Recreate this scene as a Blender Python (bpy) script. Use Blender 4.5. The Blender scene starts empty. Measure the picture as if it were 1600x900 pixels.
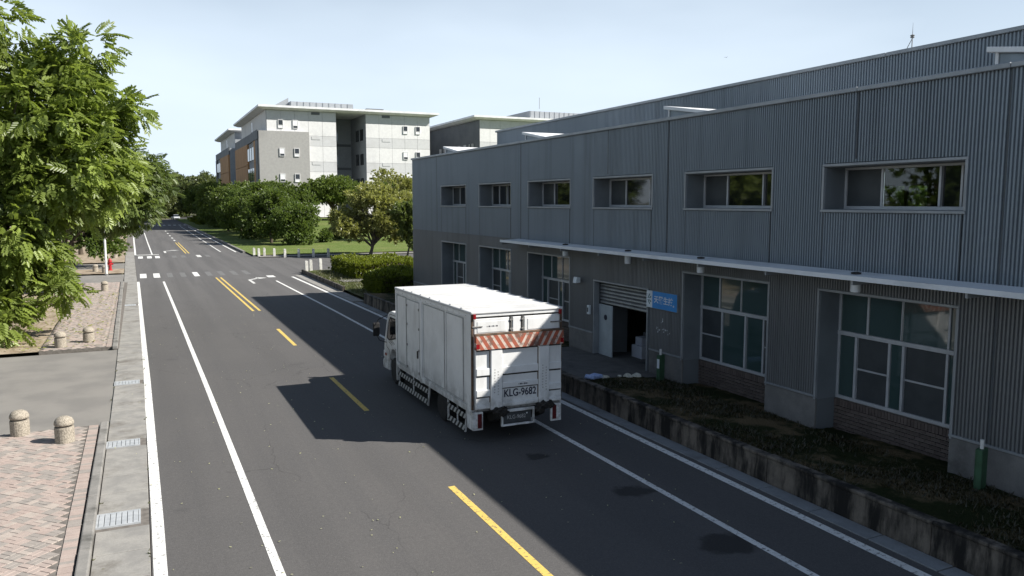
import bpy, bmesh, math, random
import numpy as np
from mathutils import Vector, Matrix

random.seed(7)
RNG = np.random.default_rng(11)
scene = bpy.context.scene
COL = scene.collection

# ------------------------------------------------------------------ camera
cam_d = bpy.data.cameras.new('camera')
cam = bpy.data.objects.new('camera', cam_d)
COL.objects.link(cam)
PITCH, YAW = 0.107357, 0.43726
cam.location = (0, 0, 5.2)
cam.rotation_euler = (math.pi / 2 - PITCH, 0, -YAW)
cam_d.sensor_width = 36
cam_d.lens = 36 * 1242 / 1600
cam_d.clip_start = 0.1
cam_d.clip_end = 5000
scene.camera = cam

# ------------------------------------------------------------------ sun and sky
LIGHT = Vector((-1.04, 0.63, -1.0)).normalized()          # the way sunlight travels
ELEV = math.asin(-LIGHT.z)
AZ = math.atan2(-LIGHT.x, -LIGHT.y)
world = bpy.data.worlds.new('World')
scene.world = world
world.use_nodes = True
wn = world.node_tree
wn.nodes.clear()
w_out = wn.nodes.new('ShaderNodeOutputWorld')
w_bg = wn.nodes.new('ShaderNodeBackground')
w_sky = wn.nodes.new('ShaderNodeTexSky')
w_sky.sky_type = 'NISHITA'
w_sky.sun_disc = False
w_sky.sun_elevation = ELEV
w_sky.sun_rotation = AZ
w_sky.air_density = 1.0
w_sky.dust_density = 0.6
w_sky.ozone_density = 1.6
w_bg.inputs['Strength'].default_value = 0.05
# bright tropical haze that thins with elevation all round, with broad soft streaks of high cloud
w_tc = wn.nodes.new('ShaderNodeTexCoord')
w_map = wn.nodes.new('ShaderNodeMapping')
w_map.inputs['Scale'].default_value = (1.0, 1.0, 3.4)
w_no = wn.nodes.new('ShaderNodeTexNoise')
w_no.inputs['Scale'].default_value = 1.6
w_no.inputs['Detail'].default_value = 4
w_no.inputs['Roughness'].default_value = 0.5
w_mr = wn.nodes.new('ShaderNodeMapRange')
w_mr.inputs[1].default_value = 0.42
w_mr.inputs[2].default_value = 0.78
w_mr.inputs[3].default_value = 0.0
w_mr.inputs[4].default_value = 0.30
w_mix = wn.nodes.new('ShaderNodeMix')
w_mix.data_type = 'RGBA'
w_mix.inputs[7].default_value = (9.4, 10.9, 12.5, 1)
wn.links.new(w_tc.outputs['Generated'], w_map.inputs['Vector'])
wn.links.new(w_map.outputs['Vector'], w_no.inputs['Vector'])
wn.links.new(w_no.outputs['Fac'], w_mr.inputs[0])
w_sep = wn.nodes.new('ShaderNodeSeparateXYZ')
w_el = wn.nodes.new('ShaderNodeMapRange')
w_el.interpolation_type = 'SMOOTHSTEP'
w_el.inputs[1].default_value = -0.05
w_el.inputs[2].default_value = 0.58
w_el.inputs[3].default_value = 0.95
w_el.inputs[4].default_value = 0.0
w_add = wn.nodes.new('ShaderNodeMath')
w_add.use_clamp = True
wn.links.new(w_tc.outputs['Generated'], w_sep.inputs[0])
wn.links.new(w_sep.outputs['Z'], w_el.inputs[0])
wn.links.new(w_el.outputs[0], w_add.inputs[0])
wn.links.new(w_mr.outputs[0], w_add.inputs[1])
wn.links.new(w_add.outputs[0], w_mix.inputs[0])
wn.links.new(w_sky.outputs['Color'], w_mix.inputs[6])
wn.links.new(w_mix.outputs[2], w_bg.inputs['Color'])
wn.links.new(w_bg.outputs['Background'], w_out.inputs['Surface'])

sun_d = bpy.data.lights.new('sun', 'SUN')
sun = bpy.data.objects.new('sun', sun_d)
COL.objects.link(sun)
sun_d.energy = 5.0
sun_d.angle = math.radians(0.53)
sun_d.color = (1.0, 0.955, 0.88)
sun.rotation_euler = LIGHT.to_track_quat('-Z', 'Y').to_euler()
sun.location = (60, -40, 60)

# ------------------------------------------------------------------ exposure
vs = scene.view_settings
vs.view_transform = 'Standard'
vs.look = 'None'
vs.gamma = 1
vs.use_curve_mapping = False
vs.exposure = 0.85
scene.cycles.max_bounces = 6
scene.cycles.transparent_max_bounces = 6
scene.cycles.caustics_reflective = False
scene.cycles.caustics_refractive = False

# ================================================================== helpers
def tag(o, label=None, cat=None, group=None, kind=None):
    if label: o['label'] = label
    if cat: o['category'] = cat
    if group: o['group'] = group
    if kind: o['kind'] = kind
    return o

def link(name, me, parent=None, loc=None):
    o = bpy.data.objects.new(name, me)
    COL.objects.link(o)
    if parent is not None: o.parent = parent
    if loc is not None: o.location = loc
    return o

def empty(name, loc=(0, 0, 0), rz=0.0, label=None, cat=None, group=None):
    o = bpy.data.objects.new(name, None)
    COL.objects.link(o)
    o.empty_display_size = 0.2
    o.location = loc
    o.rotation_euler = (0, 0, rz)
    tag(o, label, cat, group)
    return o

def kids(o):
    return [c for c in COL.objects if c.parent == o]

def copy_tree(o, parent=None):
    c = o.copy()
    COL.objects.link(c)
    c.parent = parent
    for k in list(o.children):
        copy_tree(k, c)
    return c

class MB:
    """collects polygons; build() links ONE mesh object"""
    def __init__(s):
        s.v = []; s.f = []; s.m = []; s.mi = 0
    def add(s, vs, fs):
        b = len(s.v)
        s.v += [tuple(p) for p in vs]
        for f in fs:
            s.f.append([b + i for i in f]); s.m.append(s.mi)
        return s
    def box(s, x0, x1, y0, y1, z0, z1):
        v = [(x0,y0,z0),(x1,y0,z0),(x1,y1,z0),(x0,y1,z0),(x0,y0,z1),(x1,y0,z1),(x1,y1,z1),(x0,y1,z1)]
        return s.add(v, [(0,3,2,1),(4,5,6,7),(0,1,5,4),(1,2,6,5),(2,3,7,6),(3,0,4,7)])
    def quad(s, a, b, c, d):
        return s.add([a, b, c, d], [(0,1,2,3)])
    def prism(s, poly, axis, a, b):
        """polygon in the two other axes extruded along axis from a to b"""
        n = len(poly)
        def P(q, t):
            if axis == 0: return (t, q[0], q[1])
            if axis == 1: return (q[0], t, q[1])
            return (q[0], q[1], t)
        v = [P(q, a) for q in poly] + [P(q, b) for q in poly]
        f = [tuple(range(n))[::-1], tuple(range(n, 2*n))]
        f += [(i, (i+1) % n, n + (i+1) % n, n + i) for i in range(n)]
        return s.add(v, f)
    def tube(s, pts, rad, n=8, cap=True):
        pts = [Vector(p) for p in pts]
        if not hasattr(rad, '__len__'): rad = [rad] * len(pts)
        b = len(s.v); up = Vector((0.02, 0.05, 1))
        for i, p in enumerate(pts):
            d = (pts[min(i+1, len(pts)-1)] - pts[max(i-1, 0)]).normalized()
            u = d.cross(up if abs(d.z) < .95 else Vector((1, 0.03, 0))).normalized(); w = d.cross(u)
            for k in range(n):
                a = 2*math.pi*k/n
                q = p + (u*math.cos(a) + w*math.sin(a))*rad[i]
                s.v.append(tuple(q))
        for i in range(len(pts)-1):
            for k in range(n):
                s.f.append([b+i*n+k, b+i*n+(k+1) % n, b+(i+1)*n+(k+1) % n, b+(i+1)*n+k]); s.m.append(s.mi)
        if cap:
            s.f.append([b+k for k in range(n)][::-1]); s.m.append(s.mi)
            e = b+(len(pts)-1)*n
            s.f.append([e+k for k in range(n)]); s.m.append(s.mi)
        return s
    def lathe(s, prof, cx=0, cy=0, n=20):
        """profile of (radius, z) turned about a vertical axis"""
        b = len(s.v)
        for r, z in prof:
            for k in range(n):
                a = 2*math.pi*k/n
                s.v.append((cx+r*math.cos(a), cy+r*math.sin(a), z))
        for i in range(len(prof)-1):
            for k in range(n):
                s.f.append([b+i*n+k, b+i*n+(k+1) % n, b+(i+1)*n+(k+1) % n, b+(i+1)*n+k]); s.m.append(s.mi)
        s.f.append([b+k for k in range(n)][::-1]); s.m.append(s.mi)
        e = b+(len(prof)-1)*n
        s.f.append([e+k for k in range(n)]); s.m.append(s.mi)
        return s
    def wheel(s, x0, x1, prof_r, cy, cz, n=24):
        """disc about the X axis, profile list of (x, r)"""
        b = len(s.v)
        for x, r in prof_r:
            for k in range(n):
                a = 2*math.pi*k/n
                s.v.append((x, cy+r*math.cos(a), cz+r*math.sin(a)))
        for i in range(len(prof_r)-1):
            for k in range(n):
                s.f.append([b+i*n+k, b+i*n+(k+1) % n, b+(i+1)*n+(k+1) % n, b+(i+1)*n+k]); s.m.append(s.mi)
        s.f.append([b+k for k in range(n)]); s.m.append(s.mi)
        e = b+(len(prof_r)-1)*n
        s.f.append([e+k for k in range(n)]); s.m.append(s.mi)
        return s
    def mesh(s, name, mats, bevel=0, smooth=False, seg=1):
        me = bpy.data.meshes.new(name)
        me.from_pydata(s.v, [], s.f)
        if not isinstance(mats, (list, tuple)): mats = [mats]
        for m in mats: me.materials.append(m)
        if len(mats) > 1: me.polygons.foreach_set('material_index', s.m)
        bm = bmesh.new(); bm.from_mesh(me)
        bmesh.ops.recalc_face_normals(bm, faces=bm.faces)
        if bevel:
            ed = [e for e in bm.edges if len(e.link_faces) == 2 and e.calc_face_angle(0) > 0.5]
            bmesh.ops.bevel(bm, geom=ed, offset=bevel, segments=seg, affect='EDGES', profile=0.5, clamp_overlap=True)
        bm.to_mesh(me); bm.free()
        if smooth:
            me.polygons.foreach_set('use_smooth', [True]*len(me.polygons))
            me.update()
        return me
    def build(s, name, mats, parent=None, bevel=0, smooth=False, loc=None, seg=1):
        return link(name, s.mesh(name, mats, bevel, smooth, seg), parent, loc)

def boxo(name, m, parent, *b, bevel=0):
    return MB().box(*b).build(name, m, parent, bevel=bevel)

# ------------------------------------------------------------------ materials
def new_mat(name):
    m = bpy.data.materials.new(name)
    m.use_nodes = True
    nt = m.node_tree
    return m, nt, nt.nodes['Principled BSDF'], nt.nodes, nt.links

def noise(nt, scale, detail=4, rough=.55, vec=None, stretch=None):
    n = nt.nodes.new('ShaderNodeTexNoise')
    n.inputs['Scale'].default_value = scale
    n.inputs['Detail'].default_value = detail
    n.inputs['Roughness'].default_value = rough
    if vec is None:
        g = nt.nodes.new('ShaderNodeNewGeometry'); vec = g.outputs['Position']
    if stretch:
        mp = nt.nodes.new('ShaderNodeMapping'); mp.inputs['Scale'].default_value = stretch
        nt.links.new(vec, mp.inputs['Vector']); vec = mp.outputs['Vector']
    nt.links.new(vec, n.inputs['Vector'])
    return n.outputs['Fac']

def ramp(nt, fac, p0, p1, c0=0.0, c1=1.0):
    r = nt.nodes.new('ShaderNodeMapRange')
    r.interpolation_type = 'SMOOTHSTEP'
    r.inputs[1].default_value = p0; r.inputs[2].default_value = p1
    r.inputs[3].default_value = c0; r.inputs[4].default_value = c1
    nt.links.new(fac, r.inputs[0])
    return r.outputs[0]

def mixc(nt, fac, a, b, mode='MIX'):
    x = nt.nodes.new('ShaderNodeMix'); x.data_type = 'RGBA'; x.blend_type = mode
    for sock, val in ((0, fac), (6, a), (7, b)):
        if hasattr(val, 'is_output'): nt.links.new(val, x.inputs[sock])
        elif sock == 0: x.inputs[0].default_value = val
        else: x.inputs[sock].default_value = (*val[:3], 1)
    return x.outputs[2]

def bump(nt, bs, h, strength=.3, dist=.01):
    b = nt.nodes.new('ShaderNodeBump')
    b.inputs['Strength'].default_value = strength
    b.inputs['Distance'].default_value = dist
    nt.links.new(h, b.inputs['Height'])
    nt.links.new(b.outputs['Normal'], bs.inputs['Normal'])

def M(name, col, col2=None, rough=.7, metal=0, scale=6, lo=.35, hi=.68, bmp=0, bscale=60, spec=.4, stretch=None, rnd=None):
    m, nt, bs, N, L = new_mat(name)
    bs.inputs['Roughness'].default_value = rough
    bs.inputs['Metallic'].default_value = metal
    bs.inputs['Specular IOR Level'].default_value = spec
    if col2 is None: col2 = tuple(c*.82 for c in col)
    c = mixc(nt, ramp(nt, noise(nt, scale, stretch=stretch), lo, hi), col, col2)
    if rnd:
        oi = N.new('ShaderNodeObjectInfo')
        c = mixc(nt, ramp(nt, oi.outputs['Random'], 0, 1, 0, 1), c, rnd)
    L.new(c, bs.inputs['Base Color'])
    if bmp: bump(nt, bs, noise(nt, bscale, 3), bmp, .01)
    return m

def leaf_mat(name, dark, light, trans=.35):
    m, nt, bs, N, L = new_mat(name)
    at = N.new('ShaderNodeAttribute'); at.attribute_name = 'tone'
    c = mixc(nt, at.outputs['Fac'], dark, light)
    oi = N.new('ShaderNodeObjectInfo')
    c = mixc(nt, ramp(nt, oi.outputs['Random'], 0, 1, 0, .28), c, (light[0]*.95, light[1]*.82, light[2]*.7))
    L.new(c, bs.inputs['Base Color'])
    bs.inputs['Roughness'].default_value = .40
    bs.inputs['Specular IOR Level'].default_value = .5
    tr = N.new('ShaderNodeBsdfTranslucent')
    L.new(mixc(nt, .5, c, (light[0]*1.5, light[1]*1.5, light[2]*.7)), tr.inputs['Color'])
    mx = N.new('ShaderNodeMixShader'); mx.inputs[0].default_value = trans
    L.new(bs.outputs[0], mx.inputs[1]); L.new(tr.outputs[0], mx.inputs[2])
    L.new(mx.outputs[0], N['Material Output'].inputs['Surface'])
    return m

def asphalt_mat():
    m, nt, bs, N, L = new_mat('asphalt')
    big = ramp(nt, noise(nt, .22, 5, .6), .35, .7)
    c = mixc(nt, big, (.092, .088, .086), (.076, .074, .074))
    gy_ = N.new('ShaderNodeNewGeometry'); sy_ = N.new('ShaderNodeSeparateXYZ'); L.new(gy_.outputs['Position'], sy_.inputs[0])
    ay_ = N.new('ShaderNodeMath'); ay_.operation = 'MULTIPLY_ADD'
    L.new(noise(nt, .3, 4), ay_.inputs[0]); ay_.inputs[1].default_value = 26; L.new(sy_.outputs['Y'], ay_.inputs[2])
    c = mixc(nt, ramp(nt, ay_.outputs[0], 44, 78), c, (.118, .114, .112))      # paler tone from the junction on
    streak = ramp(nt, noise(nt, 1.0, 4, .6, stretch=(1.6, .045, 1)), .42, .66)
    c = mixc(nt, ramp(nt, streak, 0, 1, 0, .6), c, (.070, .069, .070))
    # wheel paths: slightly darker, smoother bands down each lane, broken up
    wv = N.new('ShaderNodeTexWave'); wv.wave_type = 'BANDS'; wv.bands_direction = 'X'
    wv.inputs['Scale'].default_value = .314/1.66; wv.inputs['Distortion'].default_value = .35; wv.inputs['Phase Offset'].default_value = .9
    gq = N.new('ShaderNodeNewGeometry'); L.new(gq.outputs['Position'], wv.inputs['Vector'])
    mq = N.new('ShaderNodeMath'); mq.operation = 'MULTIPLY'
    L.new(ramp(nt, wv.outputs['Fac'], .35, .9), mq.inputs[0]); L.new(ramp(nt, noise(nt, .5, 5, .6, stretch=(1, .12, 1)), .3, .62, 0, .42), mq.inputs[1])
    c = mixc(nt, mq.outputs[0], c, (.062, .060, .060))
    c = mixc(nt, ramp(nt, noise(nt, 9, 5, .75), .34, .66, 0, .38), c, (.052, .051, .051))
    c = mixc(nt, ramp(nt, noise(nt, 24, 3, .7), .46, .70, 0, .42), c, (.135, .13, .127))
    fine = noise(nt, 55, 2, .6)
    c = mixc(nt, ramp(nt, fine, .3, .75, 0, .55), c, (.125, .12, .118))
    speck = noise(nt, 130, 1, .5)
    c = mixc(nt, ramp(nt, speck, .70, .76, 0, .6), c, (.22, .215, .205))
    # oily darker stains lying in the near right lane and where wheels stop
    blot = ramp(nt, noise(nt, .55, 3, .5), .66, .78, 0, .55)
    c = mixc(nt, blot, c, (.045, .045, .046))
    geo = N.new('ShaderNodeNewGeometry')
    for cx, cy, r in ((7.86, 11.67, .40), (7.96, 9.17, .52), (7.2, 14.2, .28)):
        d = N.new('ShaderNodeVectorMath'); d.operation = 'DISTANCE'
        mp = N.new('ShaderNodeMapping'); mp.inputs['Scale'].default_value = (1, 1.25, 0)
        L.new(geo.outputs['Position'], mp.inputs['Vector'])
        L.new(mp.outputs['Vector'], d.inputs[0]); d.inputs[1].default_value = (cx, cy*1.25, 0)
        ad = N.new('ShaderNodeMath'); ad.operation = 'MULTIPLY_ADD'
        L.new(noise(nt, 3.1, 4), ad.inputs[0]); ad.inputs[1].default_value = .55
        L.new(d.outputs['Value'], ad.inputs[2])
        c = mixc(nt, ramp(nt, ad.outputs[0], r*.75+.24, r+.30, .7, 0), c, (.016, .016, .016))
    # hairline cracks
    vo = N.new('ShaderNodeTexVoronoi'); vo.feature = 'DISTANCE_TO_EDGE'; vo.inputs['Scale'].default_value = 1.0
    mp = N.new('ShaderNodeMapping'); mp.inputs['Scale'].default_value = (.34, .12, 1)
    wob = N.new('ShaderNodeMix'); wob.data_type = 'VECTOR'; wob.inputs[0].default_value = .10
    nz = N.new('ShaderNodeTexNoise'); nz.inputs['Scale'].default_value = 2.2; nz.inputs['Detail'].default_value = 6
    L.new(geo.outputs['Position'], nz.inputs['Vector'])
    L.new(geo.outputs['Position'], mp.inputs['Vector'])
    L.new(mp.outputs['Vector'], wob.inputs[4]); L.new(nz.outputs['Color'], wob.inputs[5])
    L.new(wob.outputs[1], vo.inputs['Vector'])
    gate = ramp(nt, noise(nt, .35, 3), .46, .56)
    crk = ramp(nt, vo.outputs['Distance'], .0008, .0042, .34, 0)
    mu = N.new('ShaderNodeMath'); mu.operation = 'MULTIPLY'; L.new(crk, mu.inputs[0]); L.new(gate, mu.inputs[1])
    c = mixc(nt, mu.outputs[0], c, (.026, .026, .026))
    L.new(c, bs.inputs['Base Color'])
    bs.inputs['Roughness'].default_value = .88
    bs.inputs['Specular IOR Level'].default_value = .25
    bump(nt, bs, fine, .45, .006)
    return m

def concrete_mat(name, a, b, dirt, dscale=1.2, streak=False, dlo=.5, dhi=.72):
    m, nt, bs, N, L = new_mat(name)
    c = mixc(nt, ramp(nt, noise(nt, 2.3, 5, .6), .35, .68), a, b)
    c = mixc(nt, ramp(nt, noise(nt, 40, 3), .3, .75, 0, .35), c, tuple(x*.6 for x in a))
    st = (1.0, 1.0, .22) if streak == 'soft' else (1.0, 1.0, .06) if streak else None
    c = mixc(nt, ramp(nt, noise(nt, dscale, 6, .65, stretch=st), dlo, dhi), c, dirt)
    L.new(c, bs.inputs['Base Color'])
    bs.inputs['Roughness'].default_value = .9
    bs.inputs['Specular IOR Level'].default_value = .2
    bump(nt, bs, noise(nt, 34, 4), .35, .01)
    return m

def paint_mat(name, col, worn=.62):
    m, nt, bs, N, L = new_mat(name)
    w = ramp(nt, noise(nt, 14, 6, .7), worn, worn+.12, 0, .85)
    c = mixc(nt, w, col, (.10, .10, .098))
    c = mixc(nt, ramp(nt, noise(nt, 1.4, 4), .4, .75, 0, .35), c, tuple(x*.62 for x in col))
    L.new(c, bs.inputs['Base Color'])
    bs.inputs['Roughness'].default_value = .75
    bs.inputs['Specular IOR Level'].default_value = .25
    return m

def glass_mat(name, col, rough=.04):
    m, nt, bs, N, L = new_mat(name)
    bs.inputs['Base Color'].default_value = (*col, 1)
    bs.inputs['Roughness'].default_value = rough
    bs.inputs['Specular IOR Level'].default_value = .9
    bump(nt, bs, noise(nt, .9, 2), .05, .03)
    return m

def truck_white():
    m, nt, bs, N, L = new_mat('truck_white_paint')
    c = mixc(nt, ramp(nt, noise(nt, 1.3, 5, .6), .38, .7), (.74, .745, .74), (.64, .645, .64))
    c = mixc(nt, ramp(nt, noise(nt, 2.2, 6, .7, stretch=(1, 1, .18)), .50, .76, 0, .55), c, (.36, .345, .32))
    geo = N.new('ShaderNodeNewGeometry'); sx = N.new('ShaderNodeSeparateXYZ')
    L.new(geo.outputs['Position'], sx.inputs[0])
    low = ramp(nt, sx.outputs['Z'], .55, 1.35, .75, 0)
    mu = N.new('ShaderNodeMath'); mu.operation = 'MULTIPLY'
    L.new(low, mu.inputs[0]); L.new(ramp(nt, noise(nt, 3.2, 6, .7), .38, .62), mu.inputs[1])
    c = mixc(nt, mu.outputs[0], c, (.20, .19, .175))
    rust = ramp(nt, noise(nt, 6.5, 6, .75), .69, .76, 0, .8)
    c = mixc(nt, rust, c, (.17, .085, .045))
    L.new(c, bs.inputs['Base Color'])
    bs.inputs['Roughness'].default_value = .48
    bs.inputs['Specular IOR Level'].default_value = .4
    bump(nt, bs, noise(nt, 1.1, 3), .12, .02)
    return m

def hazard_mat(name, period, w, a, b, rust, slope=1.0, mirror=None, axis='X', lo=.5):
    """diagonal painted stripes with rust eating into them"""
    m, nt, bs, N, L = new_mat(name)
    geo = N.new('ShaderNodeTexCoord'); sx = N.new('ShaderNodeSeparateXYZ')
    L.new(geo.outputs['Object'], sx.inputs[0])
    u = sx.outputs[axis]
    if mirror is not None:
        s1 = N.new('ShaderNodeMath'); s1.operation = 'SUBTRACT'; L.new(u, s1.inputs[0]); s1.inputs[1].default_value = mirror
        s2 = N.new('ShaderNodeMath'); s2.operation = 'ABSOLUTE'; L.new(s1.outputs[0], s2.inputs[0]); u = s2.outputs[0]
    ma = N.new('ShaderNodeMath'); ma.operation = 'MULTIPLY_ADD'
    L.new(sx.outputs['Z'], ma.inputs[0]); ma.inputs[1].default_value = slope; L.new(u, ma.inputs[2])
    md = N.new('ShaderNodeMath'); md.operation = 'FLOORED_MODULO'
    L.new(ma.outputs[0], md.inputs[0]); md.inputs[1].default_value = period
    gt = N.new('ShaderNodeMath'); gt.operation = 'LESS_THAN'; L.new(md.outputs[0], gt.inputs[0]); gt.inputs[1].default_value = w
    c = mixc(nt, gt.outputs[0], b, a)
    c = mixc(nt, ramp(nt, noise(nt, 7, 6, .7), lo, lo+.16, 0, .85), c, rust)
    L.new(c, bs.inputs['Base Color'])
    bs.inputs['Roughness'].default_value = .7
    return m

def clad_mat(name, a, b):
    m, nt, bs, N, L = new_mat(name)
    c = mixc(nt, ramp(nt, noise(nt, .35, 4), .35, .7), a, b)
    c = mixc(nt, ramp(nt, noise(nt, 1.2, 5, .65, stretch=(1, 1.6, .07)), .46, .74, 0, .6), c, tuple(x*.52 for x in a))
    oi = N.new('ShaderNodeObjectInfo')
    c = mixc(nt, ramp(nt, oi.outputs['Random'], 0, 1, 0, .30), c, tuple(x*.72 for x in a))
    L.new(c, bs.inputs['Base Color'])
    bs.inputs['Roughness'].default_value = .45
    bs.inputs['Metallic'].default_value = .25
    bs.inputs['Specular IOR Level'].default_value = .45
    return m

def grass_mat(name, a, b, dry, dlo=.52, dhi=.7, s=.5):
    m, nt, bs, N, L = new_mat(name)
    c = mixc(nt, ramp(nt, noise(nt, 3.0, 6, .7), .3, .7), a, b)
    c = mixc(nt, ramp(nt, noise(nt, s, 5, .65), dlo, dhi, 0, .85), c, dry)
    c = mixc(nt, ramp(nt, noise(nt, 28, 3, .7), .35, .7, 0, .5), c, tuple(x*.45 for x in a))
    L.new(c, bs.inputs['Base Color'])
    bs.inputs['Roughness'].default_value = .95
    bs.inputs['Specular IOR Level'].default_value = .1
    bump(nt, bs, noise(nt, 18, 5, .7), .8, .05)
    return m

MT = {}
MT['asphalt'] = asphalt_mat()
MT['asphalt_old'] = M('asphalt_old', (.215, .205, .19), (.175, .168, .158), .9, scale=.8, bmp=.35, bscale=60, spec=.2)
MT['white_line'] = paint_mat('white_line_paint', (.70, .70, .68), .52)
MT['white_worn'] = paint_mat('worn_white_line_paint', (.62, .62, .60), .50)
MT['white_faint'] = paint_mat('faint_white_line_paint', (.19, .19, .186), .42)
MT['yellow_line'] = paint_mat('yellow_line_paint', (.62, .45, .12), .52)
MT['gutter'] = concrete_mat('gutter_concrete', (.30, .29, .27), (.22, .215, .205), (.15, .14, .125), 1.1)
MT['gutter_r'] = concrete_mat('kerb_strip_concrete', (.24, .255, .265), (.20, .21, .22), (.13, .13, .125), 1.0)
MT['kerb'] = concrete_mat('kerb_concrete', (.26, .25, .235), (.19, .185, .175), (.10, .098, .09), 1.4)
MT['stain_shade_wall'] = concrete_mat('stained_shaded_concrete', (.19, .165, .138), (.085, .076, .066), (.018, .017, .016), 3.3, 'soft', .38, .62)  # real stains, with the base also darkened for shade
MT['plinth'] = concrete_mat('plinth_pebble_render', (.21, .205, .20), (.16, .158, .155), (.10, .098, .095), .9)
MT['apron'] = concrete_mat('apron_concrete', (.15, .145, .14), (.11, .108, .105), (.06, .06, .06), .8)
MT['apron_pale'] = concrete_mat('forecourt_concrete', (.34, .33, .315), (.29, .285, .27), (.22, .215, .2), .3)
MT['clad'] = clad_mat('grey_corrugated_cladding', (.240, .282, .322), (.215, .252, .290))
MT['clad_low_shaded'] = clad_mat('grey_shaded_lower_cladding', (.205, .216, .226), (.18, .188, .196))  # same cladding darkened: the lower storey's shade is in the colour
MT['clad_back'] = M('wall_backing', (.15, .165, .18), rough=.6, scale=.6)
MT['seam_grey'] = M('dark_seam_metal', (.075, .085, .095), (.06, .07, .08), .6, scale=2)
MT['reveal'] = M('window_reveal_metal', (.19, .215, .235), (.155, .175, .195), .5, .2, scale=1.2)
MT['trim'] = M('pale_grey_trim_metal', (.31, .33, .35), (.25, .27, .29), .45, .3, scale=2)
MT['alu'] = M('silver_window_frame', (.48, .50, .53), (.42, .44, .47), .45, .2, scale=3)
MT['glass'] = glass_mat('dark_teal_glass', (.040, .072, .072))
MT['glass_dark'] = glass_mat('dark_window_glass', (.008, .010, .012))
MT['screen'] = M('insect_screen', (.05, .058, .064), (.04, .047, .053), .55, scale=3)
MT['canopy'] = M('white_canopy_metal', (.70, .73, .76), (.55, .58, .61), .5, scale=1.1, lo=.45, hi=.75)
MT['roof_white'] = M('white_roof_sheet', (.74, .745, .75), (.62, .63, .64), .5, scale=.8)
MT['roof_grey'] = M('grey_flat_roof', (.26, .26, .26), (.20, .20, .20), .9, scale=.4)
MT['mortar'] = M('mortar', (.20, .185, .175), (.15, .14, .13), .95, scale=9)
MT['brick'] = M('brown_brick', (.10, .078, .070), (.075, .06, .055), .9, scale=11, bmp=.3, rnd=(.125, .10, .09))
MT['shutter'] = M('shutter_slat_metal', (.30, .31, .32), (.22, .225, .23), .45, .4, scale=2.5)
MT['black'] = M('black_rubber', (.014, .014, .015), (.022, .021, .02), .85, scale=7)
MT['under'] = M('underbody_black', (.012, .012, .013), (.02, .018, .016), .9, scale=5)
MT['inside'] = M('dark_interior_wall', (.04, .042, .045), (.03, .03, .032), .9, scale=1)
MT['door_white'] = M('pale_door_paint', (.44, .49, .52), (.36, .40, .42), .6, scale=1.6)
MT['carton'] = M('white_carton', (.55, .57, .62), (.48, .50, .55), .8, scale=4)
MT['bluesign'] = M('blue_sign_face', (.035, .27, .66), (.03, .24, .60), .45, scale=2)
MT['whitesign'] = M('white_sign_face', (.74, .79, .82), (.66, .71, .75), .5, scale=3)
MT['signmark'] = M('grey_green_sign_mark', (.10, .19, .20), (.08, .15, .17), .5)
MT['truck'] = truck_white()
MT['truck_roof'] = M('truck_roof_white', (.60, .60, .595), (.50, .50, .495), .55, scale=.9, lo=.4, hi=.75)
MT['edge_grey'] = M('weathered_grey_sealant', (.40, .40, .39), (.30, .295, .285), .7, scale=5)
MT['seam'] = M('dark_seam_rubber', (.03, .03, .03), (.05, .045, .04), .8, scale=9)
MT['rustedge'] = M('rusty_steel', (.13, .075, .045), (.055, .04, .03), .85, scale=9, bmp=.3)
MT['steel'] = M('worn_grey_steel', (.32, .32, .31), (.18, .17, .16), .55, .5, scale=8)
MT['grease'] = M('black_grease', (.012, .012, .012), (.03, .026, .022), .7, scale=14, bmp=.5)
MT['red_lens'] = M('red_lamp_lens', (.26, .012, .016), (.20, .01, .012), .25, scale=5)
MT['dim_lens'] = M('dark_red_tail_lens', (.10, .012, .014), (.07, .01, .012), .3, scale=5)
MT['ink'] = M('navy_lettering', (.012, .014, .035), (.02, .022, .045), .6)
MT['fade_ink'] = M('faded_grey_lettering', (.38, .375, .37), (.50, .50, .49), .7, scale=25)
MT['plate'] = M('dark_number_plate', (.06, .065, .07), (.045, .048, .05), .6, scale=8)
MT['hazard_rear'] = hazard_mat('red_white_rear_chevron', .165, .066, (.52, .43, .37), (.33, .075, .035), (.13, .075, .055), -.62, 7.40, 'X', .45)
MT['hazard_side'] = hazard_mat('black_white_side_stripe', .20, .10, (.42, .42, .40), (.016, .016, .016), (.05, .045, .04), 1.0, None, 'Y', .56)
MT['bollard'] = M('exposed_pebble_concrete', (.37, .33, .27), (.21, .185, .15), .9, scale=42, lo=.42, hi=.6, bmp=.6, bscale=60)
MT['bollard_w'] = M('white_painted_post', (.66, .65, .61), (.45, .44, .41), .8, scale=5)
MT['pole'] = M('white_painted_steel', (.74, .74, .73), (.62, .62, .61), .45, scale=6)
MT['hydrant'] = M('red_hydrant_paint', (.40, .022, .028), (.30, .02, .024), .45, scale=9)
MT['grate'] = M('galvanised_grate', (.44, .46, .48), (.36, .38, .40), .5, .1, scale=7)
MT['green_post'] = M('green_plastic_guard', (.045, .11, .06), (.035, .085, .045), .6, scale=6)
MT['dirt'] = M('sandy_soil', (.34, .285, .22), (.22, .17, .12), .95, scale=1.6, bmp=.6, bscale=25, spec=.1)
MT['joint'] = M('paver_joint_sand', (.16, .145, .13), (.11, .10, .09), .95, scale=9)
MT['grass'] = grass_mat('lawn_grass', (.105, .15, .038), (.14, .185, .05), (.22, .22, .09), .45, .75, .25)
MT['grass_bed'] = grass_mat('bed_grass', (.020, .027, .009), (.030, .037, .013), (.20, .145, .085), .46, .62, .8)  # near-black greens: the bed's deep shade is in the colour
MT['verge'] = grass_mat('verge_grass', (.07, .095, .03), (.10, .12, .04), (.20, .175, .10), .45, .65, .6)
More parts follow.
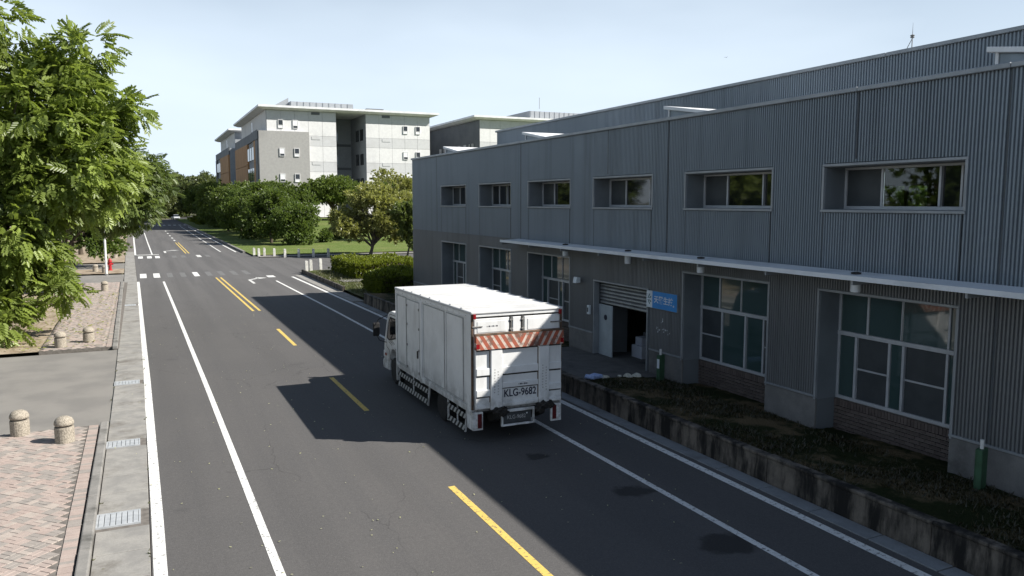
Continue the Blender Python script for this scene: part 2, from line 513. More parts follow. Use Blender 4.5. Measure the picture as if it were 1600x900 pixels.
MT['earth'] = grass_mat('open_ground', (.095, .10, .055), (.12, .12, .07), (.17, .155, .11), .45, .65, .03)
MT['bark'] = M('tree_bark', (.095, .075, .055), (.055, .043, .032), .95, scale=9, bmp=.7, bscale=25, stretch=(1, 1, .25))
MT['bark_pale'] = M('pale_bark', (.16, .14, .115), (.09, .075, .06), .95, scale=9, bmp=.5, bscale=30)
MT['leafA'] = leaf_mat('broad_pinnate_leaf', (.05, .085, .017), (.265, .345, .085), .42)
MT['leafB'] = leaf_mat('dark_glossy_leaf', (.055, .085, .022), (.16, .21, .06), .40)
MT['leafC'] = leaf_mat('dark_green_leaf', (.045, .078, .019), (.165, .23, .055), .40)
MT['leafP'] = leaf_mat('yellow_green_leaf', (.15, .17, .065), (.34, .36, .12), .40)
MT['leafH'] = leaf_mat('hedge_leaf', (.045, .075, .012), (.22, .27, .03), .34)
MT['leafF'] = leaf_mat('far_dull_leaf', (.06, .085, .035), (.15, .18, .07), .40)  # duller green for the trees at the road end
MT['blade'] = leaf_mat('grass_blade', (.035, .055, .014), (.13, .125, .05), .2)
MT['blade_dark'] = leaf_mat('shaded_grass_blade', (.014, .022, .007), (.06, .048, .024), .1)  # darker copy of the grass blade, shade put into the colour
MT['agave'] = leaf_mat('variegated_leaf', (.22, .27, .13), (.52, .52, .32), .2)
MT['b_white'] = concrete_mat('white_facade_panel', (.70, .70, .695), (.64, .64, .64), (.55, .55, .55), .25)
MT['b_band'] = concrete_mat('pale_grey_facade_panel', (.56, .565, .57), (.52, .525, .53), (.46, .46, .46), .25)
MT['b_grey'] = concrete_mat('grey_facade_render', (.36, .355, .34), (.32, .315, .305), (.28, .275, .265), .2)
MT['b_orange'] = M('ochre_facade_panel', (.42, .235, .11), (.36, .20, .09), .8, scale=.4)
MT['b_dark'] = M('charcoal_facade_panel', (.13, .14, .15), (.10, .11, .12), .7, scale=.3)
MT['b_shade'] = concrete_mat('blue_grey_facade_panel', (.34, .36, .38), (.30, .32, .34), (.26, .28, .30), .25)
MT['car_paint'] = M('silver_car_paint', (.62, .64, .67), (.58, .60, .63), .3, .3)
MT['litter_blue'] = M('blue_white_plastic', (.50, .60, .85), (.30, .42, .75), .5, scale=20)
MT['litter_white'] = M('crumpled_white_paper', (.62, .60, .52), (.45, .43, .36), .8, scale=25)
MT['bird'] = M('dark_feather', (.03, .03, .03), (.05, .045, .04), .8)

# ================================================================== the setting
def sheet(name, poly, z, mat, parent=None, kind=None):
    b = MB()
    b.add([(x, y, z) for x, y in poly], [tuple(range(len(poly)))])
    o = b.build(name, mat, parent)
    if kind: o['kind'] = kind
    return o

def interp(pts, y):
    return float(np.interp(y, [p[1] for p in pts], [p[0] for p in pts]))

ground = sheet('ground', [(-2500, -600), (2500, -600), (2500, 3500), (-2500, 3500)], -.09, MT['earth'], kind='structure')

L_EDGE = [(-.06, -20), (-.06, 25), (-.30, 58), (-.60, 88), (-1.2, 164), (-.6, 205), (3.6, 245), (9.5, 280), (19, 330)]
R_EDGE = [(10.0, -20), (10.0, 36), (9.95, 58), (9.45, 88), (9.65, 164), (10.6, 205), (14.6, 245), (20.5, 280), (30, 330)]
rb = MB()
ys = [-20, -5, 5, 15, 25, 36, 47, 58, 73, 88, 110, 135, 164, 185, 205, 225, 245, 262, 280, 305, 330]
for a, b in zip(ys[:-1], ys[1:]):
    rb.quad((interp(L_EDGE, a), a, 0), (interp(R_EDGE, a), a, 0), (interp(R_EDGE, b), b, 0), (interp(L_EDGE, b), b, 0))
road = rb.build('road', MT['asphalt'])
road['kind'] = 'structure'
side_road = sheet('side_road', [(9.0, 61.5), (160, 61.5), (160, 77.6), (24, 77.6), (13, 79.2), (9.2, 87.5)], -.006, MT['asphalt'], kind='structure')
sheet('side_road_mouth', [(9.2, 50), (10.72, 58.6), (11.2, 60.4), (12.6, 61.7), (9.0, 61.7)], -.012, MT['asphalt'], side_road)

def stripe(name, pts, width, mat, z=.004):
    b = MB()
    for (x0, y0), (x1, y1) in zip(pts[:-1], pts[1:]):
        h = width/2
        b.quad((x0-h, y0, z), (x0+h, y0, z), (x1+h, y1, z), (x1-h, y1, z))
    return b.build(name, mat, road)

stripe('edge_line', [(.05, -15), (.05, 14), (.0, 25), (-.12, 40), (-.25, 57.5)], .18, MT['white_line'])
stripe('edge_line', [(-.50, 86.8), (-.78, 120), (-1.08, 164)], .17, MT['white_line'])
stripe('lane_line', [(1.575, -15), (1.575, 11), (1.53, 23), (1.40, 42), (1.28, 57)], .13, MT['white_line'])
stripe('lane_line', [(1.02, 87), (.85, 115), (.69, 150)], .13, MT['white_line'])
stripe('lane_line', [(8.32, -15), (8.34, 10), (8.40, 26), (8.34, 38), (8.10, 54.5)], .13, MT['white_line'])
stripe('lane_line', [(7.64, 89), (7.80, 130), (8.03, 188)], .14, MT['white_worn'])
stripe('edge_line', [(9.72, -15), (9.74, 8), (9.85, 20), (9.86, 36), (9.58, 57)], .17, MT['white_line'])
stripe('edge_line', [(9.07, 88), (9.20, 130), (9.38, 182)], .16, MT['white_line'])
for a, b in ((-.8, 3.3), (9.2, 13.3), (19.2, 23.4), (29.3, 33.5)):
    stripe('centre_dash', [(4.96, a), (4.98, b)], .13, MT['yellow_line'])
for dx in (-.15, .15):
    stripe('centre_line', [(4.93+dx, 39.6), (4.80+dx, 58.5)], .115, MT['yellow_line'])
    stripe('centre_line', [(4.33+dx, 87.7), (4.28+dx, 112)], .115, MT['yellow_line'])
for y in (117, 125, 134, 144, 156):
    stripe('centre_dash', [(4.26, y), (4.24, y+3.2)], .22, MT['white_worn'])
for k in range(9):
    x = .08 + .87*k
    mt = MT['white_line'] if k in (0, 1, 4) else MT['white_faint']
    stripe('crosswalk_bar', [(x, 60.2), (x, 63.8)], .42 if k < 2 else .36, mt)
for k, x in enumerate((-.05, .72, 1.42, 2.9, 3.7, 5.1, 5.9)):
    stripe('crosswalk_bar', [(x, 81.4), (x, 84.6)], .40, MT['white_line'] if k < 3 else MT['white_worn'] if k == 5 else MT['white_faint'])
MB().quad((-.55, 86.5, .004), (1.62, 86.5, .004), (1.62, 87.3, .004), (-.55, 87.3, .004)).build('stop_line', MT['white_worn'], road)
for k in range(8):
    x = 1.8 + 1.1*k
    stripe('crosswalk_bar', [(x, 196), (x, 201)], .55, MT['white_worn'])

def arrow(x, y, s, flip):
    b = MB(); f = -1 if flip else 1
    def P(u, v): return (x+f*u*s, y+v*s, .004)
    b.quad(P(-.07, 0), P(.07, 0), P(.07, 2.1), P(-.07, 2.1))
    b.quad(P(-.10, 2.1), P(.10, 2.1), P(.62, 2.75), P(.52, 3.05))
    b.add([P(.48, 2.45), P(1.05, 3.0), P(.46, 3.45)], [(0, 1, 2)])
    return b.build('turn_arrow', MT['white_worn'], road)
arrow(6.55, 53.2, 1.25, False)
arrow(2.3, 89.5, 1.5, False)
stripe('give_way_mark', [(8.25, 57.2), (8.25, 58.6)], .5, MT['white_line'])

# ---- left gutter of concrete slabs with steel grates
gutter = MB()
gl = lambda y: interp(L_EDGE, y)
for a, b in zip(ys[:13], ys[1:14]):
    gutter.quad((gl(a)-.80, a, -.012), (gl(a)-.004, a, -.012), (gl(b)-.004, b, -.012), (gl(b)-.80, b, -.012))
gutter = gutter.build('gutter', MT['joint'])
gutter['kind'] = 'structure'
GRATES = [(14.2, .62), (18.75, .5), (25.2, .5), (44.5, .5)]
slab_me = {}
y = 2.0
k = 0
while y < 92:
    ln = .98
    hit = [g for g in GRATES if g[0]-g[1]/2-.02 < y+ln and g[0]+g[1]/2+.02 > y]
    y1 = y+ln
    if hit:
        g = hit[0]
        if g[0]-g[1]/2 - y > .15: y1 = g[0]-g[1]/2-.03
        else:
            y = g[0]+g[1]/2+.03
            continue
    key = (round(y1-y, 3))
    if key not in slab_me:
        slab_me[key] = MB().box(-.385, .385, 0, y1-y-.026, -.05, .012).mesh('gutter_slab', MT['gutter'], .006)
    o = link('gutter_slab', slab_me[key], gutter, (gl((y+y1)/2)-.402, y, random.uniform(-.003, .003)))
    o.rotation_euler = (random.uniform(-.003, .003), random.uniform(-.004, .004), 0)
    y = y1
for gy, gw in GRATES:
    gx = gl(gy)-.47
    gr = empty('drain_grate', (gx, gy, 0))
    fb = MB()
    fb.box(-.33, .33, -gw/2, -gw/2+.03, -.04, .016).box(-.33, .33, gw/2-.03, gw/2, -.04, .016)
    fb.box(-.33, -.30, -gw/2+.03, gw/2-.03, -.04, .016).box(.30, .33, -gw/2+.03, gw/2-.03, -.04, .016)
    fb.build('grate_frame', MT['grate'], gr)
    bar = MB().box(-.038, .038, -gw/2+.031, gw/2-.031, -.02, .013).mesh('grate_bar', MT['grate'], .004)
    for i in range(7):
        link('grate_bar', bar, gr, (-.255+.085*i, 0, 0))
    w = {14.2: 'wide galvanised drain grate nearest the camera in the gutter', 18.75: 'galvanised drain grate at the driveway corner by the kerb end',
         25.2: 'drain grate in the gutter across the first driveway', 44.5: 'drain grate in the gutter beside the far paved strip'}[gy]
    tag(gr, w, 'drain grate', 'drain grates in the left gutter')

# ---- left pavements, driveways, soil
def kerb_run(name, y0, y1, parent_label=None):
    root = MB().box(-1.03, -.86, y0, y1, -.08, .02).build(name, MT['joint'])
    root['kind'] = 'structure'
    st = MB().box(-.085, .085, .006, 1.19, -.02, .125).mesh('kerb_stone', MT['kerb'], .022, seg=2)
    yy = y0
    while yy < y1-.4:
        o = link('kerb_stone', st, root, ((gl(yy)+.06)-.945, yy, random.uniform(-.006, .006)))
        o.scale.y = min(1, (y1-yy)/1.2)
        yy += 1.2
    return root
kerb_run('kerb', -4, 20.4)
kerb_run('kerb', 31.3, 57.2)
sheet('driveway', [(-60, 20.5), (-.86, 20.5), (-.86, 31.2), (-60, 31.2)], -.016, MT['asphalt_old'], kind='structure')
sheet('driveway', [(-60, 57.4), (-1.15, 57.4), (-1.15, 64.2), (-60, 64.2)], -.016, MT['asphalt_old'], kind='structure')
sheet('driveway', [(-60, 68.9), (-1.2, 68.9), (-1.2, 76), (-60, 76)], -.016, MT['asphalt_old'], kind='structure')

PAVE = [M('paver_%s' % n, a, b, .9, scale=7, bmp=.35, bscale=45, spec=.15) for n, a, b in
        (('pink', (.37, .308, .275), (.325, .272, .245)), ('rose', (.365, .298, .265), (.32, .262, .235)),
         ('grey', (.295, .266, .242), (.255, .232, .213)), ('buff', (.385, .335, .298), (.34, .297, .265)))]
def paving(name, x0, x1, y0, y1, n_single, z=.085, edge=True):
    """45 degree basket-weave of small bricks over a sand bed"""
    root = MB().box(x0, x1, y0, y1, -.08, z-.014).build(name, MT['joint'])
    root['kind'] = 'structure'
    hb = [MB().box(-.098, .098, -.048, .048, -.05, 0).mesh('paver', pm, .004) for pm in PAVE]
    c45 = math.sqrt(.5)
    spots = []
    xe = x1-.22 if edge else x1
    nn = int((x1-x0+y1-y0)/.204)+4
    for i in range(-nn, nn):
        for j in range(-nn, nn):
            u, v = i*.204, j*.204
            cx, cy = x0+(u-v)*c45, y0+(u+v)*c45
            if not (x0-.2 < cx < x1+.2 and y0-.2 < cy < y1+.2): continue
            tone = random.random()
            t = 2 if ((i+j*2) % 5 == 0 or tone < .16) else 3 if tone > .84 else 1 if tone > .55 else 0
            for s in (-1, 1):
                if (i+j) % 2: px, py, rz = cx+s*.051*c45, cy+s*.051*c45, -math.pi/4
                else: px, py, rz = cx-s*.051*c45, cy+s*.051*c45, math.pi/4
                if x0+.05 < px < xe-.06 and y0+.06 < py < y1-.06:
                    spots.append((px, py, rz, t if random.random() > .12 else random.randrange(4)))
    if edge:
        yy = y0+.06
        while yy < y1-.06:
            spots.append((x1-.11, yy, 0, random.choice((0, 1, 1, 2, 2, 2))))
            yy += .103
    def near(s): return math.hypot(s[0]-2.5, s[1]+1) if s[1] > 11.3 and s[0] > -4.6 else 99
    spots.sort(key=near)
    for s in spots[:n_single]:
        o = link('paver', hb[s[3]], root, (s[0], s[1], z+random.uniform(-.004, .003)))
        o.rotation_euler = (random.uniform(-.008, .008), random.uniform(-.008, .008), s[2])
    b = MB()
    for px, py, rz, t in spots[n_single:]:
        b.mi = t
        c, s_ = math.cos(rz), math.sin(rz)
        zz = z+random.uniform(-.004, .003)
        pts = [(px+c*u-s_*v, py+s_*u+c*v) for u, v in ((-.098, -.048), (.098, -.048), (.098, .048), (-.098, .048))]
        b.add([(p[0], p[1], zz) for p in pts]+[(p[0], p[1], zz-.05) for p in pts],
              [(0, 1, 2, 3), (0, 4, 5, 1), (1, 5, 6, 2), (2, 6, 7, 3), (3, 7, 4, 0)])
    o = b.build('pavers', PAVE, root)
    o['kind'] = 'stuff'
    return root
paving('pavement', -5.6, -1.05, 9.6, 20.35, 300)
paving('pavement', -3.35, -1.06, 31.45, 57.1, 0)
sheet('pavement_far_side', [(-30, -20), (-1.05, -20), (-1.05, 9.6), (-5.6, 9.6), (-5.6, 20.4), (-30, 20.4)], .03, MT['asphalt_old'], kind='structure')

def rough_patch(name, x0, x1_, y0, y1, zf, mat, nx, ny, amp=.03, kind='structure', parent=None):
    vs_, fs_ = [], []
    for j in range(ny+1):
        for i in range(nx+1):
            yy = y0+(y1-y0)*j/ny; x1 = x1_(yy) if callable(x1_) else x1_; x = x0+(x1-x0)*i/nx
            edge = 0 if i in (0, nx) or j in (0, ny) else 1
            vs_.append((x, yy, zf(x, yy)+edge*random.uniform(-amp, amp)))
    for j in range(ny):
        for i in range(nx):
            a = j*(nx+1)+i
            fs_.append((a, a+1, a+nx+2, a+nx+1))
    o = MB().add(vs_, fs_).build(name, mat, parent, smooth=True)
    if kind: o['kind'] = kind
    return o
rough_patch('soil_bed', -16, -3.36, 31.4, 57.2, lambda x, y: .07+.05*math.sin(x*1.3)*math.sin(y*.7), MT['dirt'], 40, 60, .02)
rough_patch('soil_bed', -16, lambda y: gl(y)-.81, 64.3, 68.8, lambda x, y: .07, MT['dirt'], 30, 12, .02)
rough_patch('roadside_verge', -30, lambda y: gl(y)-.81, 76.2, 200, lambda x, y: .05+.05*math.sin(y*.2), MT['dirt'], 20, 60, .03)

# ---- right roadside: kerb strip, retaining wall, grass bed
strip = MB().box(10.0, 10.36, -6, 41, -.06, -.004).build('kerb_strip', MT['joint'])
strip['kind'] = 'structure'
sl = MB().box(-.172, .172, .005, 1.18, -.04, .014).mesh('kerb_slab', MT['gutter_r'], .006)
for i in range(39):
    o = link('kerb_slab', sl, strip, (10.182, -6+1.2*i, random.uniform(-.004, .004)))
    o.rotation_euler = (0, random.uniform(-.006, .006), 0)

rw = empty('retaining_wall', (10.46, 18, 0), label='low black-stained concrete retaining wall between the road and the grass bed', cat='wall')
yy = -6.0
while yy < 40:
    ln = 3.4
    n = 14
    b = MB()
    prof = [(-.09, -.05), (-.075, .47), (-.10, .475), (-.10, .53), (.09, .53), (.09, -.05)]
    b.prism([(p[0], p[1]) for p in prof], 1, yy+.006-18, min(yy+ln-.006, 40.4)-18)
    o = b.build('wall_segment', MT['stain_shade_wall'], rw, bevel=.012)
    o.location.z = random.uniform(-.012, .012)
    yy += ln

def bed_z(x, y):
    t = (x-10.55)/2.8
    return .455-.20*t+.03*math.sin(y*1.1)*math.sin(x*2.2)
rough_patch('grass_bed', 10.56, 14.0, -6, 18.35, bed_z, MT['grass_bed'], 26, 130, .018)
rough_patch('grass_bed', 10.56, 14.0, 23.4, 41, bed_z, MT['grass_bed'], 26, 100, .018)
ap = MB().add([(10.56, 18.3, .40), (14.4, 18.3, .24), (14.4, 23.45, .24), (10.56, 23.45, .40), (10.56, 18.3, -.1), (14.4, 18.3, -.1), (14.4, 23.45, -.1), (10.56, 23.45, -.1)],
         [(0, 1, 2, 3), (0, 4, 5, 1), (1, 5, 6, 2), (2, 6, 7, 3), (3, 7, 4, 0)]).build('loading_apron', MT['apron'])
ap['kind'] = 'structure'

# ---- corner plot beyond the factory and the lawn across the side road
def smooth(t):
    t = max(0., min(1., t)); return t*t*(3-2*t)
rough_patch('corner_plot', 10.75, 60, 41.2, 60.3, lambda x, y: .10+.03*math.sin(x*.9)*math.sin(y*.6), MT['verge'], 50, 30, .015)
rough_patch('corner_path', 11.6, 30, 50.2, 51.6, lambda x, y: .16, MT['asphalt_old'], 12, 2, .0)
kb = MB().box(10.62, 10.78, 46.2, 59.2, -.1, .30).build('corner_kerb', MT['stain_shade_wall'], bevel=.02)  # dark wall concrete paints in the shade of the kerb's road side
kb['kind'] = 'structure'
MB().box(9.92, 10.61, 41.2, 58, -.1, .012).build('corner_apron', MT['gutter'])['kind'] = 'structure'
def lawn_z(x, y):
    return .12+2.2*smooth((y-90)/52)*smooth((x-13.5)/13)
rough_patch('lawn', 9.85, 140, 80.2, 262, lawn_z, MT['grass'], 90, 110, .03)
sheet('laboratory_forecourt', [(19.2, 151.5), (125, 151.5), (125, 260), (19.2, 260)], 2.42, MT['apron_pale'], kind='structure')
MB().prism([(9.55, 86), (9.80, 86), (9.95, 205), (9.70, 205)], 2, -.1, .19).build('lawn_kerb', MT['kerb'])['kind'] = 'structure'
sheet('lawn_path', [(10.2, 77.9), (60, 76.9), (60, 79.4), (12, 80.2), (10.2, 81.5)], .055, MT['asphalt_old'], kind='structure')

# ================================================================== factory
XW = 13.3          # cladding plane
XG = 13.9          # glazing plane
PITCH_B = 4.757
BAY = [(36.45-PITCH_B*k, 36.45-PITCH_B*k-3.2) for k in range(-0, 9)]      # window bays (far edge, near edge)
Y_FAR, Y_NEAR = 40.9, -9.0
Z_TOP = 7.42
UP0, UP1 = 5.05, 5.95
LO0, LO1 = .90, 3.30
PL = .97
factory = empty('factory', (XW, 16, 0), label='long two-storey factory clad in grey corrugated metal beside the road', cat='building')
F0 = Vector((XW, 16, 0))
def fpart(b, name, mat, bevel=0, parent=None, smooth=False):
    """geometry given in world coordinates, linked under the factory"""
    pr = parent or factory
    o = b.build(name, mat, pr, bevel=bevel, smooth=smooth)
    o.location = -F0 if pr is factory else Vector((0, 0, 0))
    return o

def corr(y0, y1, z0, z1, x=XW, depth=.034, pitch=.070):
    """vertical trapezoid ribs, sheet facing -X"""
    n = max(1, round((y1-y0)/pitch)); p = (y1-y0)/n
    prof = [(y0, 0)]
    for i in range(n):
        a = y0+i*p
        prof += [(a+.16*p, 0), (a+.30*p, -depth), (a+.72*p, -depth), (a+.86*p, 0)]
    prof += [(y1, 0)]
    b = MB()
    v = [(x+d, yy, z0) for yy, d in prof]+[(x+d, yy, z1) for yy, d in prof]
    k = len(prof)
    b.add(v, [(i, i+1, k+i+1, k+i) for i in range(k-1)])
    return b

bands = []           # (near edge, far edge, kind)
edges = [Y_FAR]
for a, b_ in BAY:
    if a > Y_NEAR: edges += [a, b_]
edges.append(Y_NEAR)
DOOR = 3             # the bay with the roller shutter
for i in range(len(edges)-1):
    far, near = edges[i], edges[i+1]
    if far-near < .05: continue
    if i % 2 == 0:
        # pier: two storeys of cladding over a pebble-render plinth
        mid = 3.78
        fpart(corr(near+.004, far-.004, mid+.004, Z_TOP), 'wall_panel', MT['clad'])
        fpart(corr(near+.004, far-.004, PL+.02, mid-.004), 'wall_panel', MT['clad_low_shaded'])
        fpart(MB().box(XW+.03, 14.6, near, far, .0, Z_TOP), 'wall_core', MT['clad_back'])
        fpart(MB().box(XW-.035, XW+.028, near, far, -.05, PL-.03), 'plinth', MT['plinth'], .01)
        fpart(MB().box(XW-.06, XW+.029, near-.004, far+.004, PL-.028, PL+.018), 'plinth_flashing', MT['trim'], .006)
    else:
        k = i//2
        fpart(corr(near+.004, far-.004, UP1+.07, Z_TOP), 'wall_panel', MT['clad'])
        fpart(corr(near+.004, far-.004, 3.784, UP0-.07), 'wall_panel', MT['clad'])
        ztop = 2.66 if k == DOOR else LO1
        fpart(corr(near+.004, far-.004, ztop+.06, 3.776), 'wall_panel', MT['clad_low_shaded'])
        fpart(MB().box(XW+.03, 14.6, near, far, UP1, Z_TOP), 'wall_core', MT['clad_back'])
        fpart(MB().box(XW+.03, 14.6, near, far, ztop, UP0), 'wall_core', MT['clad_back'])

def surround(y0, y1, z0, z1, sill=True):
    """pale metal trim round a recess"""
    t = .055
    b = MB()
    b.box(XW-.05, XW+.0285, y0-t, y1+t, z1, z1+t)
    b.box(XW-.05, XW+.0285, y0-t, y0, z0, z1)
    b.box(XW-.05, XW+.0285, y1, y1+t, z0, z1)
    fpart(b, 'window_trim', MT['trim'], .006)
    r = MB()
    r.box(XW+.004, XG-.03, y0+.001, y0+.012, z0, z1-.001).box(XW+.004, XG-.03, y1-.012, y1-.001, z0, z1-.001)
    r.box(XW+.004, XG-.03, y0+.0125, y1-.0125, z1-.012, z1-.001)
    fpart(r, 'reveal', MT['reveal'])
    if sill:
        fpart(MB().box(XW-.07, XG-.03, y0-t, y1+t, z0-.06, z0-.002), 'sill', MT['trim'], .008)

def bar(b, y0, y1, z0, z1, d=.05):
    b.box(XG-d, XG+.02, y0, y1, z0, z1)

def clear_glass(name, col):
    m, nt, bs, N, L = new_mat(name)
    bs.inputs['Base Color'].default_value = (*col, 1)
    bs.inputs['Roughness'].default_value = .02
    bs.inputs['Transmission Weight'].default_value = 1
    bs.inputs['IOR'].default_value = 1.45
    return m
MT['clear'] = clear_glass('clear_window_glass', (.74, .82, .78))
MT['clear_dim'] = clear_glass('tinted_green_glass', (.50, .60, .53))
def upper_window(far, near, variant):
    surround(near, far, UP0, UP1)
    y0, y1, z0, z1 = near+.014, far-.014, UP0, UP1-.014
    W = y1-y0
    b = MB(); w = .05
    bar(b, y0, y1, z0, z0+.07); bar(b, y0, y1, z1-w, z1)
    bar(b, y0, y0+w, z0+.07, z1-w); bar(b, y1-w, y1, z0+.07, z1-w)
    win = fpart(b, 'window', MT['alu'], .004)
    cuts = [0, .145, .28, .70, 1.0] if variant != 1 else [0, .26, .50, .76, 1.0]
    for i, c in enumerate(cuts[1:-1]):
        m = MB(); bar(m, y0+W*c-.024, y0+W*c+.024, z0+.071, z1-w-.001, .045 if i != 1 else .07)
        fpart(m, 'mullion', MT['alu'], .004, win)
    for i in range(4):
        a, c = y0+W*cuts[i], y0+W*cuts[i+1]
        mt = MT['screen'] if (variant != 1 and i in (3,)) else MT['glass_dark']
        if variant == 2 and i == 2: mt = MT['clear']
        p = MB().box(XG-.012+.004*(i % 2), XG-.002+.004*(i % 2), a+(.03 if i else .051), c-(.03 if i < 3 else .051), z0+.072, z1-w-.002)
        fpart(p, 'pane', mt, 0, win)

def lower_window(far, near, variant):
    surround(near, far, LO0, LO1, False)
    y0, y1, z0, z1 = near+.014, far-.014, LO0, LO1-.014
    W = y1-y0; w = .055; zt = 2.36
    b = MB()
    bar(b, y0, y1, z0, z0+.07); bar(b, y0, y1, z1-w, z1); bar(b, y0, y1, zt-.045, zt+.045, .065)
    bar(b, y0, y0+w, z0+.07, zt-.045); bar(b, y1-w, y1, z0+.07, zt-.045)
    bar(b, y0, y0+w, zt+.045, z1-w); bar(b, y1-w, y1, zt+.045, z1-w)
    win = fpart(b, 'window', MT['alu'], .004)
    top = [0, .17, .50, .76, 1.0]
    low = [0, .17, .47, .58, .84, 1.0] if variant else [0, .23, .43, .72, 1.0]
    rails = (1, 3) if variant else (0, 3)
    for i, c in enumerate(top[1:-1]):
        ww = .010 if i == 1 else .024
        m = MB(); bar(m, y0+W*c-ww, y0+W*c+ww, zt+.046, z1-w-.001, .04)
        fpart(m, 'mullion', MT['alu'], .004, win)
    for i, c in enumerate(low[1:-1]):
        m = MB(); bar(m, y0+W*c-.028, y0+W*c+.028, z0+.071, zt-.046, .05+.02*(i % 2))
        fpart(m, 'mullion', MT['alu'], .004, win)
    for i in range(len(top)-1):
        p = MB().box(XG-.012, XG-.002, y0+W*top[i]+.026, y0+W*top[i+1]-.026, zt+.047, z1-w-.002)
        fpart(p, 'pane', MT['glass'], 0, win)
    for i in range(len(low)-1):
        a, c = y0+W*low[i]+.03, y0+W*low[i+1]-.03
        if i == 0: a = y0+.056
        if i == len(low)-2: c = y1-.056
        p = MB().box(XG-.014+.004*(i % 2), XG-.004+.004*(i % 2), a, c, z0+.072, zt-.047)
        fpart(p, 'pane', MT['screen'] if i in rails else MT['glass'], 0, win)
        if i in rails:
            m = MB(); bar(m, a, c, (z0+zt)/2-.018, (z0+zt)/2+.018, .03)
            fpart(m, 'glazing_bar', MT['alu'], 0, win)

brick_me = {}
def brick_wall(far, near, single):
    y0, y1 = near, far
    bk = fpart(MB().box(XG-.02, 14.5, y0, y1, .0, LO0-.004), 'brick_infill', MT['mortar'])
    z_s = LO0-.17
    items = []
    n = int((y1-y0)/.078)
    for i in range(n):
        items.append(((y1-y0)*(i+.5)/n+y0, z_s+.072, (y1-y0)/n-.012, .145, .02))
    zc, r = z_s-.045, 0
    while zc > .06:
        n2 = 14; off = .5 if r % 2 else 0
        L_ = (y1-y0)/n2
        for i in range(n2+(1 if off else 0)):
            a = max(y0, y0+(i-off)*L_); c = min(y1, y0+(i+1-off)*L_)
            items.append(((a+c)/2, zc, c-a-.012, .058, .012))
        zc -= .082; r += 1
    if single:
        for yc, z, L_, h, d in items:
            key = (round(L_, 3), h)
            if key not in brick_me:
                brick_me[key] = MB().box(-.04, .01, -L_/2, L_/2, -h/2, h/2).mesh('brick', MT['brick'])
            link('brick', brick_me[key], bk, (XG-.022-d+.012+random.uniform(-.002, .002), yc, z))
    else:
        b = MB()
        for yc, z, L_, h, d in items:
            b.box(XG-.062, XG-.015, yc-L_/2, yc+L_/2, z-h/2, z+h/2)
        o = b.build('bricks', MT['brick'], bk); o['kind'] = 'stuff'

for k, (far, near) in enumerate(BAY):
    if near < Y_NEAR: continue
    upper_window(far, near, 1 if k == 1 else 2 if k == 5 else 0)
    if k == DOOR: continue
    lower_window(far, near, 1 if k in (0, 2, 5, 7) else 0)
    brick_wall(far, near, k in (4, 5))

# upper room behind the nearest window in view: its far window lets the sky through
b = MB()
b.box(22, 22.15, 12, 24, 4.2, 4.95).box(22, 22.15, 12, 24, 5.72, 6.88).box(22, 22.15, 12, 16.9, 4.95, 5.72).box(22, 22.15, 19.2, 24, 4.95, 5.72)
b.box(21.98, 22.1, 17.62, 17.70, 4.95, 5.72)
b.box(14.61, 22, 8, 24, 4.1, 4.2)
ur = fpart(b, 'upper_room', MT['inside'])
fpart(MB().box(22.05, 22.06, 16.91, 19.19, 4.96, 5.71), 'far_pane', MT['clear_dim'], 0, ur)  # added tinted pane: dims and greens the sky seen through it
# coping, copings' joints follow the panel seams
cop = [Y_FAR+.05, 37.07, 27.59, 18.23, 11.86, 8.73, 0, Y_NEAR]
for a, b_ in zip(cop[:-1], cop[1:]):
    fpart(MB().box(XW-.10, XW+.32, b_+.004, a-.004, Z_TOP+.002, Z_TOP+.095), 'coping', MT['trim'], .012)
for ys_, zb in ((37.07, 3.80), (27.59, 3.80), (21.35, UP1+.13), (18.23, 3.80), (11.86, UP1+.13), (8.73, PL+.03)):
    fpart(MB().box(XW-.039, XW+.01, ys_-.016, ys_+.016, zb, Z_TOP-.002), 'seam_strip', MT['seam_grey'], .003)
for a, b_ in BAY:
    for s in (a-.02, b_+.02):
        fpart(MB().box(XW-.037, XW+.01, s-.010, s+.010, 3.80, UP0-.075), 'seam_strip', MT['seam_grey'])
# end wall, rear body and roofs
fpart(MB().box(XW+.04, 44, Y_FAR-.25, Y_FAR, .0, Z_TOP-.02), 'end_wall', MT['clad_back'])
fpart(MB().box(XW-.03, XW+.1, Y_FAR-.01, Y_FAR+.03, .0, Z_TOP), 'corner_flashing', MT['trim'])
fpart(MB().box(14.61, 44, Y_NEAR, Y_FAR-.26, 6.9, 7.02), 'roof', MT['roof_grey'])
fpart(corr(Y_NEAR, 41.6-1.2, 7.03, 9.0, 18.0, .034, .09), 'upper_wall_panel', MT['clad'])
fpart(MB().box(18.03, 43, Y_NEAR, 41.6-1.2, 7.03, 9.0), 'upper_storey', MT['clad_back'])
cu = [40.5, 33, 27.4, 22.3, 15.2, 9.5, 2, Y_NEAR]
for a, b_ in zip(cu[:-1], cu[1:]):
    fpart(MB().box(17.90, 18.35, b_+.004, a-.004, 9.002, 9.10), 'coping', MT['trim'], .012)

